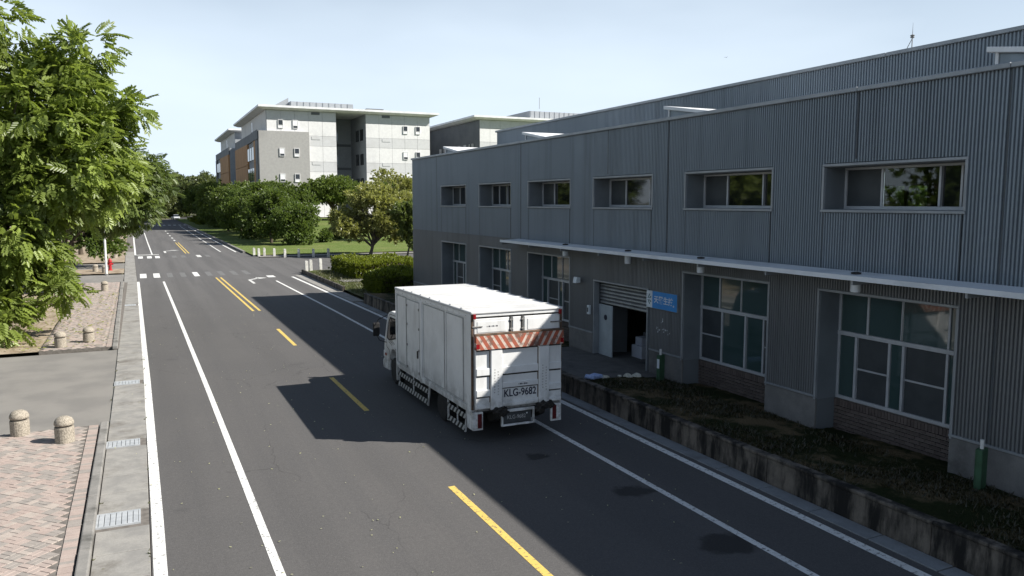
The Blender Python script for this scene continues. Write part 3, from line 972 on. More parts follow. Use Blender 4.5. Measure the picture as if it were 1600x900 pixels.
# roof monitors: low lidded boxes behind the parapet
mon_labels = ['white-lidded roof monitor nearest the far corner of the factory roof', 'white-lidded roof monitor second from the far corner of the factory',
              'white-lidded roof monitor above the factory door', 'white-lidded roof monitor at the right edge of the picture']
for (ya, yb), lb in zip(((39.2, 36.4), (29.8, 27.0), (20.0, 17.3), (9.9, 7.0)), mon_labels):
    # saw-tooth light: upright glazed end far off, white lid sloping down towards the camera
    r = empty('roof_monitor', (14.55, ya, 7.02), label=lb, cat='roof monitor', group='roof monitors on the factory')
    MB().prism([(0, 0), (0, .93), (-5.2, .06), (-5.2, 0)], 0, 0, 3.0).build('monitor_box', MT['clad'], r)
    MB().prism([(.12, .96), (.12, 1.06), (-5.3, .16), (-5.3, .06)], 0, -.12, 3.1).build('lid', MT['roof_white'], r, bevel=.01)
    MB().box(-.03, -.003, -.06, .0, .0, .94).build('edge_trim', MT['roof_white'], r)
    for i in range(4):
        MB().box(-.02, -.004, -1.9-i*.22, -1.78-i*.22, .50-i*.03, .60-i*.03).build('vent_slot', MT['seam'], r)

# canopy
can = empty('canopy', (13.0, 16, 3.78), label='long thin white metal canopy projecting over the ground-floor windows', cat='canopy')
C0 = Vector((13.0, 16, 3.78))
y = 27.75; i = 0
while y > -8:
    b = MB().add([(12.48, y-2.36, 3.765), (XW-.04, y-2.36, 3.80), (XW-.04, y-.008, 3.80), (12.48, y-.008, 3.765),
                  (12.48, y-2.36, 3.70), (XW-.04, y-2.36, 3.72), (XW-.04, y-.008, 3.72), (12.48, y-.008, 3.70)],
                 [(0, 1, 2, 3), (4, 7, 6, 5), (0, 4, 5, 1), (1, 5, 6, 2), (2, 6, 7, 3), (3, 7, 4, 0)])
    o = b.build('canopy_panel', MT['canopy'], can, bevel=.008); o.location = -C0
    MB().box(12.5, XW-.05, y-.05, y-.005, 3.60, 3.70).build('bracket', MT['trim'], can, loc=-C0)
    y -= 2.37; i += 1
MB().box(12.455, 12.478, -8.5, 27.74, 3.69, 3.785).build('fascia', MT['canopy'], can, loc=-C0)
lamp_words = ['far end of the canopy', 'left part of the roller shutter', 'blue sign side of the canopy', 'largest nearest lower window']
for yl, wd in zip((23.3, 19.53, 16.2, 11.36), ('pale cylindrical lamp under the canopy, farthest of the four', 'pale cylindrical lamp under the canopy above the roller shutter',
                  'pale cylindrical lamp under the canopy just right of the blue sign', 'pale cylindrical lamp under the canopy, nearest of the four')):
    r = empty('canopy_lamp', (12.86, yl, 3.42), label=wd, cat='lamp', group='lamps under the canopy')
    MB().lathe([(.085, 0), (.095, .02), (.095, .24), (.05, .285)], n=16).build('lamp_body', MT['canopy'], r, smooth=False)
    MB().lathe([(.075, -.006), (.075, .003)], n=16).build('lamp_glass', MT['glass_dark'], r)
    MB().lathe([(.09, .36), (.10, .395), (.03, .41)], n=14).build('cap', MT['seam'], r, loc=(0, 0, .0))

# roller shutter bay
df, dn = BAY[DOOR]
df, dn = 22.08, 19.12
fpart(MB().box(XW+.031, 14.6, BAY[DOOR][1], dn-.06, .0, 2.66), 'wall_core', MT['clad_back'])
fpart(MB().box(XW+.031, 14.6, df+.06, BAY[DOOR][0], .0, 2.66), 'wall_core', MT['clad_back'])
b = MB()
b.box(XW-.045, XW+.16, dn-.058, dn, .2, 2.66).box(XW-.045, XW+.16, df, df+.058, .2, 2.66).box(XW-.045, XW+.0285, dn-.07, df+.07, 2.661, 2.72)
fpart(b, 'door_frame', MT['trim'], .006)
sh = fpart(MB().box(XW+.30, XW+.52, dn, df, 2.45, 2.655), 'roller_shutter', MT['shutter'])
for i in range(6):
    zt = 2.60-i*.112
    prof = [(XW+.24, zt), (XW+.20, zt-.025), (XW+.19, zt-.07), (XW+.235, zt-.105), (XW+.262, zt-.105), (XW+.262, zt)]
    b = MB().prism([(p[0], p[1]) for p in prof], 1, dn+.002, df-.002)
    fpart(b, 'slat', MT['shutter'], 0, sh)
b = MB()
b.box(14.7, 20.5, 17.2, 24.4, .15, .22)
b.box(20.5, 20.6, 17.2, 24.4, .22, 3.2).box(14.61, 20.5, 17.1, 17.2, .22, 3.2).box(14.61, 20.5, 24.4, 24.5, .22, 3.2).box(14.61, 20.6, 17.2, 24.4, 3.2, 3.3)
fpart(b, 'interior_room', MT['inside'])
fpart(MB().box(13.5, 14.7, dn, df, .1, .235), 'door_threshold', MT['apron'])
dl = fpart(MB().box(XW+.15, XW+.19, df-.80, df-.004, .26, 1.925), 'door_leaf', MT['door_white'], .006)
fpart(MB().lathe([(.09, 0), (.09, .012)], n=12), 'door_mark', MT['ink'], 0, dl).matrix_local = Matrix.Translation((XW+.140, df-.42, 1.52)) @ Matrix.Rotation(math.pi/2, 4, 'Y')
for bx, lb in (((14.25, 14.72, 20.78, 21.34, .24, .64), 'white carton on the floor just inside the open roller shutter'),
               ((14.32, 14.68, 20.90, 21.24, .643, .90), 'smaller white carton stacked on another inside the doorway'),
               ((15.2, 15.8, 21.5, 22.1, .24, .85), 'dim carton deep inside the doorway behind the white ones')):
    x0, x1, y0, y1, z0, z1 = bx
    r = empty('carton', ((x0+x1)/2, (y0+y1)/2, z0), label=lb, cat='box')
    MB().box(-(x1-x0)/2, (x1-x0)/2, -(y1-y0)/2, (y1-y0)/2, 0, z1-z0-.012).build('carton_body', MT['carton'], r, bevel=.006)
    for s in (-1, 1):
        MB().box(min(0, s*(x1-x0)/2)+.004, max(0, s*(x1-x0)/2)-.004, -(y1-y0)/2, (y1-y0)/2, z1-z0-.0115, z1-z0).build('flap', MT['carton'], r)

# wall fittings
r = empty('wall_lamp', (XW-.03, 22.95, 2.55), label='small grey floodlight on the wall left of the roller shutter', cat='lamp')
MB().box(-.10, 0, -.03, .03, .02, .08).build('bracket', MT['steel'], r)
MB().prism([(-.26, -.02), (-.08, .0), (-.08, .17), (-.22, .19)], 1, -.11, .11).build('lamp_housing', MT['whitesign'], r, bevel=.01)
r = empty('door_control', (XW-.03, 22.35, 1.55), label='pale switch box beside the left jamb of the roller shutter', cat='switch box')
MB().box(-.08, 0, -.07, .07, 0, .30).build('box_body', MT['whitesign'], r, bevel=.01)
MB().box(-.088, -.079, -.03, .03, .08, .22).build('buttons', MT['seam'], r)

# green guards with pipe heads
for yl, paper, lb in ((17.93, True, 'green pipe guard with a white notice, beside the factory doorway'), (8.6, False, 'green pipe guard against the plinth at the right edge')):
    r = empty('pipe_guard', (12.95, yl, .27), label=lb, cat='pipe guard', group='green pipe guards')
    MB().prism([(-.13, -.04), (.13, -.04), (.13, .05), (.09, .09), (-.09, .09), (-.13, .05)], 2, 0, .72).build('guard', MT['green_post'], r, bevel=.01)
    MB().tube([(0, .02, .70), (0, .02, .88)], .032, 10).build('pipe', MT['pole'], r)
    if paper:
        MB().box(-.134, -.132, -.035, .045, .36, .62).build('notice', MT['whitesign'], r)
    r.rotation_euler = (0, 0, math.radians(20 if paper else 15))

# ---- lettering
def text(name, s, size, mat, parent, M4, depth=.002, xs=1.0, bold=.0):
    cu_ = bpy.data.curves.new('lettering', 'FONT')
    cu_.body = s; cu_.size = size; cu_.extrude = depth; cu_.align_x = 'CENTER'; cu_.align_y = 'CENTER'
    cu_.offset = bold
    ob = bpy.data.objects.new('lettering', cu_)
    COL.objects.link(ob)
    dg = bpy.context.evaluated_depsgraph_get()
    me = bpy.data.meshes.new_from_object(ob.evaluated_get(dg))
    bpy.data.objects.remove(ob); bpy.data.curves.remove(cu_)
    me.materials.clear(); me.materials.append(mat)
    me.transform(Matrix.Diagonal((xs, 1, 1, 1)))
    o = link(name, me, parent)
    o.matrix_local = M4
    return o
# a board facing -X: text runs towards -Y
FACE_MX = Matrix(((0, 0, -1, 0), (-1, 0, 0, 0), (0, 1, 0, 0), (0, 0, 0, 1)))
FACE_MY = Matrix(((1, 0, 0, 0), (0, 0, -1, 0), (0, 1, 0, 0), (0, 0, 0, 1)))

sg = empty('shop_sign', (XW-.035, 18.34, 2.44), label='blue company sign with white characters beside the roller shutter', cat='sign')
MB().box(-.05, 0, -.73, .73, -.25, .25).build('board', MT['trim'], sg, bevel=.004)
MB().box(-.056, -.0505, -.72, .43, -.24, .24).build('blue_face', MT['bluesign'], sg)
MB().box(-.056, -.0505, .4305, .72, -.24, .24).build('white_face', MT['whitesign'], sg)
b = MB()
for s, z0 in ((1, .02), (-1, -.02)):
    b.add([(-.0575, .66, .0+z0), (-.0575, .575, s*.15), (-.0575, .53, s*.15), (-.0575, .615, z0)], [(0, 1, 2, 3)])
    b.add([(-.0575, .60, z0), (-.0575, .50, s*.10), (-.0575, .475, s*.06), (-.0575, .55, z0)], [(0, 1, 2, 3)])
b.build('emblem', MT['signmark'], sg)
text('lettering', '天醫生技', .225, MT['whitesign'], sg, Matrix.Translation((-.059, -.10, 0)) @ FACE_MX, .001, 1.0, .004)
MB().box(-.0585, -.0565, -.60, -.55, -.12, -.07).build('mark', MT['whitesign'], sg)
# peeled remains of old lettering on the cladding under the sign
r = empty('old_lettering', (XW-.028, 18.3, 1.6), label='patchy white remains of old lettering on the cladding under the sign', cat='lettering')
for i in range(22):
    u, v = random.uniform(-.32, .32), random.uniform(-.12, .04)
    if i < 4: u, v = random.uniform(.0, .1), random.uniform(.18, .34)
    MB().box(-.004, -.002, u, u+random.uniform(.015, .05), v, v+random.uniform(.015, .05)).build('paint_flake', MT['whitesign'], r)

# roof mast and aircraft-like speck
r = empty('lightning_mast', (19.0, 15.3, 9.02), label='thin lightning rod mast with a leaning stay on the factory roof', cat='mast')
MB().tube([(0, 0, 0), (0, 0, .95), (0, 0, 1.0)], [.022, .018, .018], 8).build('pole', MT['steel'], r)
MB().tube([(0, .45, 0), (0, .28, .42), (0, .02, .86)], .014, 6).build('stay', MT['steel'], r)
MB().lathe([(.05, .90), (.085, .93), (.085, .95), (.04, .97), (.085, 1.0), (.085, 1.02), (.03, 1.05)], n=12).build('rod_head', MT['steel'], r)
MB().tube([(0, 0, 1.05), (0, 0, 1.55)], [.012, .004], 6).build('spike', MT['steel'], r)
MB().tube([(-.02, -.12, 1.0), (.02, .12, 1.0)], .008, 6).build('cross_arm', MT['steel'], r)

r.scale = (.66, .66, .62)
# ---- litter by the doorway
def blob(name, loc, r3, mat, label, cat, group=None):
    bm = bmesh.new()
    bmesh.ops.create_icosphere(bm, subdivisions=2, radius=1)
    for v in bm.verts:
        v.co = Vector((v.co.x*r3[0], v.co.y*r3[1], max(v.co.z, -.3)*r3[2]))*random.uniform(.72, 1.15)
    me = bpy.data.meshes.new(name); bm.to_mesh(me); bm.free(); me.materials.append(mat)
    o = link(name, me, None, loc); o.rotation_euler = (0, 0, random.uniform(0, 3))
    return tag(o, label, cat, group)
b = MB().prism([(-.26, 0), (.26, 0), (.30, .05), (.22, .11), (-.05, .09), (-.24, .13), (-.29, .05)], 1, -.14, .14)
o = b.build('plastic_bag', MT['litter_blue'], None, bevel=.02); o.location = (11.1, 18.45, .40); o.rotation_euler = (.04, .05, .5)
tag(o, 'flattened blue and white plastic bag on the apron edge near the doorway', 'bag')
blob('paper_scrap', (11.45, 18.45, .39), (.14, .10, .08), MT['litter_white'], 'crumpled pale scrap lying right beside the blue bag', 'litter', 'scraps by the doorway')
blob('paper_scrap', (11.92, 18.42, .38), (.07, .06, .05), MT['litter_white'], 'smallest pale scrap in the middle of the litter row', 'litter', 'scraps by the doorway')
blob('paper_scrap', (12.15, 18.36, .37), (.13, .10, .10), MT['litter_white'], 'rounded white scrap second from the right in the litter row', 'litter', 'scraps by the doorway')
blob('paper_scrap', (12.42, 18.34, .36), (.15, .11, .10), MT['litter_white'], 'white scrap at the right end of the litter row', 'litter', 'scraps by the doorway')

# ================================================================== the box truck
def outline(poly, w, axis, a, b_):
    m = MB()
    n = len(poly)
    for i in range(n):
        p, q = Vector(poly[i]), Vector(poly[(i+1) % n])
        t = (q-p)
        if t.length < 1e-4: continue
        nn = Vector((-t.y, t.x)).normalized()*w/2
        m.prism([p-nn, q-nn, q+nn, p+nn], axis, a, b_)
    return m
TX0, TX1, TY0, TY1, TZ1 = 6.30, 8.50, 15.50, 21.10, 2.88
truck = empty('box_truck', (7.4, 18.5, 0), label='white box truck with a rusty red striped tail lift driving away on the road', cat='truck')
T0 = Vector((7.4, 18.5, 0))
def tp(b, name, mat, bevel=0, parent=None, smooth=False, seg=1):
    pr = parent or truck
    o = b.build(name, mat, pr, bevel=bevel, smooth=smooth, seg=seg)
    if pr is truck: o.location = -T0
    return o
body = tp(MB().box(TX0+.03, TX1-.03, TY0+.06, TY1, .70, TZ1-.06), 'box_body', MT['truck'], .01)
roof = tp(MB().box(TX0-.012, TX1+.012, TY0+.01, TY1+.02, TZ1-.058, TZ1), 'box_roof', MT['truck_roof'], .02, seg=2)
for i in range(7):
    tp(MB().box(TX0+.02, TX1-.02, TY0+.62+i*.70, TY0+.70+i*.70, TZ1+.001, TZ1+.022), 'roof_rib', MT['truck_roof'], .003, roof)
# left side: raised panels, posts and a side door
xs = TX0+.03
def side(y0, y1, z0, z1, d, name, mat=None, bevel=.008, parent=body):
    return tp(MB().box(xs-d, xs-.0005, y0, y1, z0, z1), name, mat or MT['truck'], bevel, parent)
side(TY0+.06, TY0+.30, .30, TZ1-.06, .03, 'corner_post')
side(TY1-.10, TY1, .28, TZ1-.06, .03, 'corner_post')
side(TY0+.30, TY1-.10, TZ1-.16, TZ1-.06, .024, 'top_rail')
side(TY0+.30, TY1-.10, .66, .80, .026, 'bottom_rail')
side(16.05, 17.10, .84, 2.68, .014, 'side_panel', bevel=.012)
side(17.24, 18.72, .84, 2.68, .014, 'side_panel', bevel=.012)
side(17.10, 17.24, .80, 2.72, .006, 'panel_joint')
sd = side(19.06, 20.10, .68, 2.66, .020, 'side_door', bevel=.01)
side(20.16, 20.96, .84, 2.68, .012, 'side_panel', bevel=.012)
side(18.86, 19.02, .64, 2.74, .030, 'door_post')
for y0_, y1_, z0_, z1_ in ((16.05, 17.10, .84, 2.68), (17.24, 18.72, .84, 2.68), (20.16, 20.96, .84, 2.68), (19.06, 20.10, .68, 2.66)):
    tp(outline([(y0_, z0_), (y1_, z0_), (y1_, z1_), (y0_, z1_)], .016, 0, xs-.0225, xs-.001), 'panel_edge', MT['edge_grey'], 0, body)
tp(MB().box(xs-.0215, xs-.004, 19.035, 19.058, .66, 2.68), 'door_gap', MT['seam'], 0, sd)
for z in (.86, 1.45, 2.0, 2.5):
    tp(MB().box(xs-.045, xs-.021, 20.03, 20.09, z-.03, z+.03), 'hinge', MT['steel'], .005, sd)
    tp(MB().box(xs-.042, xs-.021, 19.03, 19.10, z-.04, z+.02), 'latch', MT['steel'], .005, sd)
tp(MB().box(xs-.05, xs-.021, 19.14, 19.20, 1.22, 1.42), 'handle', MT['seam'], .01, sd)
for i in range(14):
    yy_ = TY0+.35+i*.38
    tp(MB().box(xs-.028, xs-.0245, yy_, yy_+.018, TZ1-.12, TZ1-.102), 'rivet', MT['steel'], 0, body)
# right side (seen only from elsewhere)
tp(MB().box(TX1-.0295, TX1, TY0+.06, TY0+.2, .30, TZ1-.06), 'corner_post', MT['truck'], .01, body)
tp(MB().box(TX1-.0295, TX1-.012, TY0+.3, TY1-.1, .84, 2.68), 'side_panel', MT['truck'], .01, body)
tp(MB().box(TX1-.0295, TX1, TY1-.1, TY1, .30, TZ1-.06), 'corner_post', MT['truck'], .01, body)

# rear: header, door leaves, lamps, tail lift
yr = TY0+.06
def rear(x0, x1, z0, z1, d, name, mat, bevel=.006, parent=body, off=.0005):
    return tp(MB().box(x0, x1, yr-off-d, yr-off, z0, z1), name, mat, bevel, parent)
rear(TX0, TX0+.05, .74, TZ1-.06, .03, 'rear_post', MT['rustedge'])
rear(TX1-.05, TX1, .74, TZ1-.06, .03, 'rear_post', MT['rustedge'])
rear(TX0+.05, TX1-.05, 2.76, TZ1-.06, .03, 'rear_header', MT['truck'])
rear(TX0+.06, TX1-.06, 2.728, 2.758, .012, 'header_gap', MT['seam'], 0)
rd = rear(TX0+.07, 7.20, .84, 2.72, .022, 'rear_door', MT['truck'], .012)
rear(TX0+.14, 7.12, 2.42, 2.66, .008, 'door_panel', MT['truck'], .006, rd, .023)
rc = rear(7.28, 7.48, .84, 2.72, .022, 'rear_door', MT['truck'], .012)
rd2 = rear(7.56, TX1-.07, .84, 2.72, .022, 'rear_door', MT['truck'], .012)
rear(7.64, TX1-.36, 2.42, 2.66, .008, 'door_panel', MT['truck'], .006, rd2, .023)
for x in (7.24, 7.52):
    tp(MB().tube([(x, yr-.035, .9), (x, yr-.035, 2.73)], .014, 8), 'locking_bar', MT['steel'], 0, body)
    rear(x-.032, x+.032, .84, 2.72, .006, 'door_seal', MT['seam'], 0)
    for z in (2.46, 2.66): rear(x-.034, x+.034, z-.02, z+.02, .035, 'bar_keeper', MT['steel'], .004, body, .012)
for x0, x1, dd in ((TX0+.02, TX0+.26, rd), (TX1-.30, TX1-.02, rd2)):
    rear(x0, x1, 2.54, 2.565, .036, 'hinge', MT['steel'], .004, dd, .012)
for x in (TX0+.03, TX1-.10):
    rear(x, x+.07, 2.72, 2.83, .045, 'marker_lamp', MT['red_lens'], .012, body, .031)
for i in range(6):        # a short faded line of maker's marks
    rear(6.66+i*.045, 6.69+i*.045, 2.535, 2.565, .0015, 'faded_mark', MT['ink'] if i % 2 else MT['fade_ink'], 0, rd, .0325)

gate = tp(MB().box(TX0+.06, TX1-.06, TY0-.055, TY0-.002, .76, 2.06), 'tail_lift', MT['truck'], .008)
gy = TY0-.0555
def gp(x0, x1, z0, z1, d, name, mat, bevel=.006, off=0.0):
    return tp(MB().box(x0, x1, gy-off-d, gy-off, z0, z1), name, mat, bevel, gate)
for x0, x1 in ((6.70, 6.97), (7.86, 8.11)):
    gp(x0, x1, .72, 2.05, .055, 'gate_post', MT['truck'], .012)
    for i in range(9):
        for j in (0, 1):
            xx = x0+.07+j*.085+random.uniform(-.006, .006); zz = 1.60-i*.062-j*.05
            gp(xx, xx+.030, zz, zz+.030, .0012, 'faded_mark', MT['fade_ink'], 0, .0555)
for x0, x1 in ((6.37, 6.695), (6.975, 7.855), (8.115, 8.43)):
    for z0, z1 in ((1.50, 1.66), (1.04, 1.19), (.78, .86)):
        if x0 == 6.975 and z0 == 1.04: z0, z1 = 1.19, 1.31
        gp(x0, x1, z0, z1, .030, 'gate_rail', MT['truck'], .010)
    for z in (1.500, 1.046):  # dark strips painted in for the shadow lines at rails and lip
        gp(x0+.01, x1-.01, z-.034 if x0 != 6.975 or z > 1.2 else 1.168, z-.001 if x0 != 6.975 or z > 1.2 else 1.189, .004, 'rail_shadow', MT['seam'], 0)
    gp(x0+.01, x1-.01, 2.030, 2.056, .006, 'rail_shadow', MT['seam'], 0)
for x in (6.69, 6.98, 7.85, 8.12):
    gp(x-.010, x+.008, .9, 2.03, .006, 'post_gap', MT['rustedge'], 0)
# folded platform lip with red and white chevrons
lip = MB().prism([(TY0-.135, 2.07), (TY0-.10, 2.37), (TY0-.012, 2.40), (TY0-.012, 2.07)], 0, TX0+.05, TX1-.03)
tp(lip, 'striped_platform_lip', MT['hazard_rear'], .006)
tp(MB().prism([(TY0-.102, 2.372), (TY0-.098, 2.402), (TY0-.008, 2.41), (TY0-.010, 2.402)], 0, TX0+.04, TX1-.02), 'lip_edge', MT['rustedge'])
for x in (TX0+.05, TX1-.12):
    tp(MB().box(x, x+.075, TY0-.137, TY0-.131, 2.10, 2.20), 'reflector', MT['red_lens'], .0)
# registration lettering
FT = lambda x, z, y: Matrix.Translation(Vector((x, y, z))) @ FACE_MY
text('number_lettering', 'KLG-9682', .232, MT['ink'], gate, FT(7.415, 1.055, gy-.004), .003, .81, .003)
for i in range(7):
    gp(7.36+i*.035, 7.385+i*.035, 1.23, 1.265, .0012, 'small_mark', MT['ink'] if i % 3 else MT['fade_ink'], 0, .0305)
# lift arms, grease, bumper bar, plate and tail lamps
for x0 in (6.86, 7.92):
    b = MB().prism([(TY0-.06, .74), (TY0+.25, .74), (TY0+.55, .42), (TY0+.35, .34), (TY0-.02, .50)], 0, x0, x0+.13)
    tp(b, 'lift_arm', MT['grease'], .015)
    b = MB().tube([(x0-.10, TY0-.05, .70), (x0+.23, TY0-.05, .70)], .055, 12)
    tp(b, 'hinge_tube', MT['grease'])
    tp(MB().tube([(x0+.065, TY0-.04, .72), (x0+.065, TY0+.3, .46)], .04, 10), 'ram', MT['grease'])
def grease_lump(c, r3, seed):
    rg = random.Random(seed); bm = bmesh.new(); bmesh.ops.create_icosphere(bm, subdivisions=3, radius=1)
    for v in bm.verts:
        k_ = 1+.28*math.sin(v.co.x*7+seed)*math.sin(v.co.z*6+seed)+rg.uniform(-.10, .10)
        v.co = Vector((c[0]+v.co.x*r3[0]*k_, c[1]+v.co.y*r3[1]*k_, c[2]+v.co.z*r3[2]*k_))
    me = bpy.data.meshes.new('greasy_hinge'); bm.to_mesh(me); bm.free(); me.materials.append(MT['grease'])
    link('greasy_hinge', me, truck, -T0)
for c_, r_, sd_ in (((6.88, TY0-.085, .72), (.19, .05, .085), 1), ((6.99, TY0-.08, .66), (.13, .05, .10), 2), ((8.0, TY0-.085, .73), (.21, .05, .10), 3), ((7.88, TY0-.08, .65), (.12, .05, .11), 4), ((8.17, TY0-.08, .69), (.10, .04, .07), 5)):
    grease_lump(c_, r_, sd_)
tp(MB().box(TX0+.08, TX1-.08, TY0-.01, TY0+.05, .70, .76), 'rear_sill', MT['steel'], .008)
fr = MB()
fr.box(6.96, 7.00, TY0-.09, TY0-.03, .33, .70).box(7.72, 7.76, TY0-.09, TY0-.03, .33, .70)
fr.box(7.00, 7.72, TY0-.09, TY0-.03, .33, .37).box(7.00, 7.72, TY0-.09, TY0-.03, .64, .70)
tp(fr, 'plate_frame', MT['truck'], .006)
pl = tp(MB().box(7.03, 7.69, TY0-.05, TY0-.035, .39, .62), 'number_plate', MT['plate'], .004)
text('number_lettering', 'KLG-9682', .12, MT['fade_ink'], pl, FT(7.33, .51, TY0-.0515), .0008, .9)
tp(MB().box(7.57, 7.60, TY0-.054, TY0-.051, .555, .585), 'plate_bolt', MT['roof_white'], 0, pl)
for x0, x1 in ((TX0, TX0+.24), (TX1-.30, TX1-.04)):
    lf = tp(MB().box(x0, x1, TY0-.035, TY0+.03, .30, .70), 'lamp_bracket', MT['truck'], .008)
    inner = x0+.11 if x0 < 7 else x0+.03
    tp(MB().box(inner, inner+.10, TY0-.048, TY0-.036, .345, .665), 'tail_lamp', MT['dim_lens'], .006, lf)
# chassis and dark underside
b = MB()
b.box(7.0, 7.08, TY0+.1, 22.3, .42, .64).box(7.72, 7.80, TY0+.1, 22.3, .42, .64)
b.box(6.45, 8.35, TY0+.08, 20.95, .65, .695)
for y_ in (16.4, 18.6, 20.2): b.box(6.5, 8.3, y_, y_+.08, .56, .64)
tp(b, 'chassis', MT['under'])
tp(MB().box(6.62, 7.0, 19.0, 20.1, .30, .62), 'fuel_tank', MT['under'], .05)
tp(MB().tube([(6.5, 17.55, .40), (8.3, 17.55, .40)], .07, 10), 'rear_axle', MT['under'])
for side_x in (6.36, 8.20, 6.62, 7.94):
    w = MB().wheel(0, 0, [(0, .20), (0, .33), (.03, .375), (.20, .375), (.23, .33), (.23, .20)], 17.55, .375)
    wv = tp(w, 'rear_wheel', MT['black'])
    wv.location.x += side_x
    tp(MB().wheel(0, 0, [(.02, .03), (.03, .10), (.05, .19), (.02, .205), (.2, .205)], 17.55, .375), 'rim', MT['steel'], 0, wv)
# mud flaps
for x0 in (6.38, 7.86):
    tp(MB().box(x0, x0+.5, 17.05, 17.065, .12, .62), 'mud_flap', MT['black'])
# striped side guards
for y0, y1, nb in ((18.35, 20.92, 'A'), (15.86, 17.05, 'B')):
    gd = tp(MB().prism([(y0-.02, .66), (y0+.10, .15), (y0+.145, .15), (y0+.03, .66)], 0, xs-.02, xs+.02), 'guard_post', MT['truck'], .005)
    tp(MB().box(xs-.02, xs+.02, y1-.03, y1+.01, .15, .66), 'guard_post', MT['truck'], .005)
    ym = (y0+y1)/2
    tp(MB().box(xs-.012, xs+.016, ym-.015, ym+.015, .18, .66), 'guard_post', MT['truck'], .004)
    tp(MB().box(xs-.032, xs-.0205, y0+.05, y1-.03, .46, .585), 'side_guard_bar', MT['hazard_side'], .004)
    tp(MB().box(xs-.032, xs-.0205, y0+.10, y1-.03, .18, .315), 'side_guard_bar', MT['hazard_side'], .004)
# cab
CX0, CX1 = 6.44, 8.36
prof = [(21.20, .62), (21.42, .62), (21.46, .80), (21.60, .96), (21.80, 1.00), (22.00, .96), (22.14, .80), (22.18, .50), (22.70, .46), (22.78, .62),
        (22.77, .95), (22.70, 1.22), (22.44, 1.80), (22.26, 2.02), (22.0, 2.09), (21.30, 2.10), (21.20, 2.06)]
cab = tp(MB().prism(prof, 0, CX0, CX1), 'cab', MT['truck'], .03, seg=2)
xc = CX0-.0005
win = [(21.36, 1.40), (21.36, 1.90), (22.06, 1.90), (22.20, 1.76), (22.40, 1.26), (22.20, 1.22)]
tp(MB().prism(win, 0, xc-.010, xc+.02), 'side_window', MT['glass_dark'], .004, cab)
gapp = [(21.29, .70), (21.29, 2.00), (22.12, 1.99), (22.30, 1.80), (22.47, 1.30), (22.47, .98), (22.22, .92), (22.16, .78), (22.17, .66)]
dr = tp(outline(gapp, .014, 0, xc-.004, xc+.004), 'door_seam', MT['seam'], 0, cab)
tp(outline(win, .035, 0, xc-.014, xc+.004), 'window_rubber', MT['black'], 0, cab)
tp(MB().box(xc-.035, xc, 21.34, 21.50, 1.02, 1.08), 'door_handle', MT['black'], .01, cab)
for i, (y0, z0) in enumerate(((21.75, 1.17), (21.88, 1.14), (22.02, 1.10))):      # swoosh decal under the window
    tp(MB().prism([(y0-.10, z0-.02), (y0+.26, z0+.05), (y0+.22, z0+.075), (y0-.04, z0+.02)], 0, xc-.0025, xc), 'swoosh_decal', MT['steel'], 0, cab)
tp(MB().prism([(22.46, 1.26), (22.69, 1.26), (22.46, 1.80)], 0, CX0+.12, CX1-.12), 'windscreen', MT['glass_dark'], 0, cab).location += Vector((0, .03, 0))
bp = tp(MB().prism([(22.20, .32), (22.82, .30), (22.86, .52), (22.78, .60), (22.20, .52)], 0, CX0-.02, CX1+.02), 'front_bumper', MT['truck'], .03, seg=2)
tp(MB().box(CX0-.012, CX0+.22, 22.72, 22.80, .64, .84), 'headlight', MT['roof_white'], .02, cab)
tp(MB().box(CX0-.014, CX0+.02, 22.50, 22.66, .70, .78), 'indicator', MT['red_lens'], .01, cab)
for s, x0 in ((-1, CX0+.02), (1, CX1-.25)):
    w = tp(MB().wheel(0, 0, [(0, .20), (0, .33), (.03, .375), (.20, .375), (.23, .33), (.23, .20)], 21.80, .375), 'front_wheel', MT['black'])
    w.location.x += x0
    tp(MB().wheel(0, 0, [(.02, .03), (.03, .10), (.05, .19), (.02, .205), (.2, .205)], 21.80, .375), 'rim', MT['steel'], 0, w)
tp(MB().box(CX0+.05, CX1-.05, 21.1, 22.7, .45, .62), 'cab_floor', MT['under'])
tp(MB().box(CX0+.30, CX1-.30, 21.45, 21.9, 2.09, 2.16), 'roof_vent', MT['truck'], .03)
mir = tp(MB().prism([(22.62, 1.30), (22.66, 1.28), (22.68, 1.34), (22.68, 1.66), (22.63, 1.70), (22.60, 1.66), (22.60, 1.34)], 0, CX0-.36, CX0-.17), 'mirror', MT['black'], .02, seg=2)
tp(MB().tube([(CX0, 22.40, 1.92), (CX0-.20, 22.62, 1.78), (CX0-.26, 22.64, 1.66)], .012, 6), 'mirror_arm', MT['black'], 0, mir)
tp(MB().tube([(CX0, 22.52, 1.10), (CX0-.18, 22.62, 1.16), (CX0-.26, 22.64, 1.32)], .012, 6), 'mirror_arm', MT['black'], 0, mir)
tp(MB().tube([(CX0+.03, 21.28, 2.0), (CX0+.03, 21.22, 2.20), (CX0+.5, 21.22, 2.22)], .02, 6), 'marker_bar', MT['truck'])

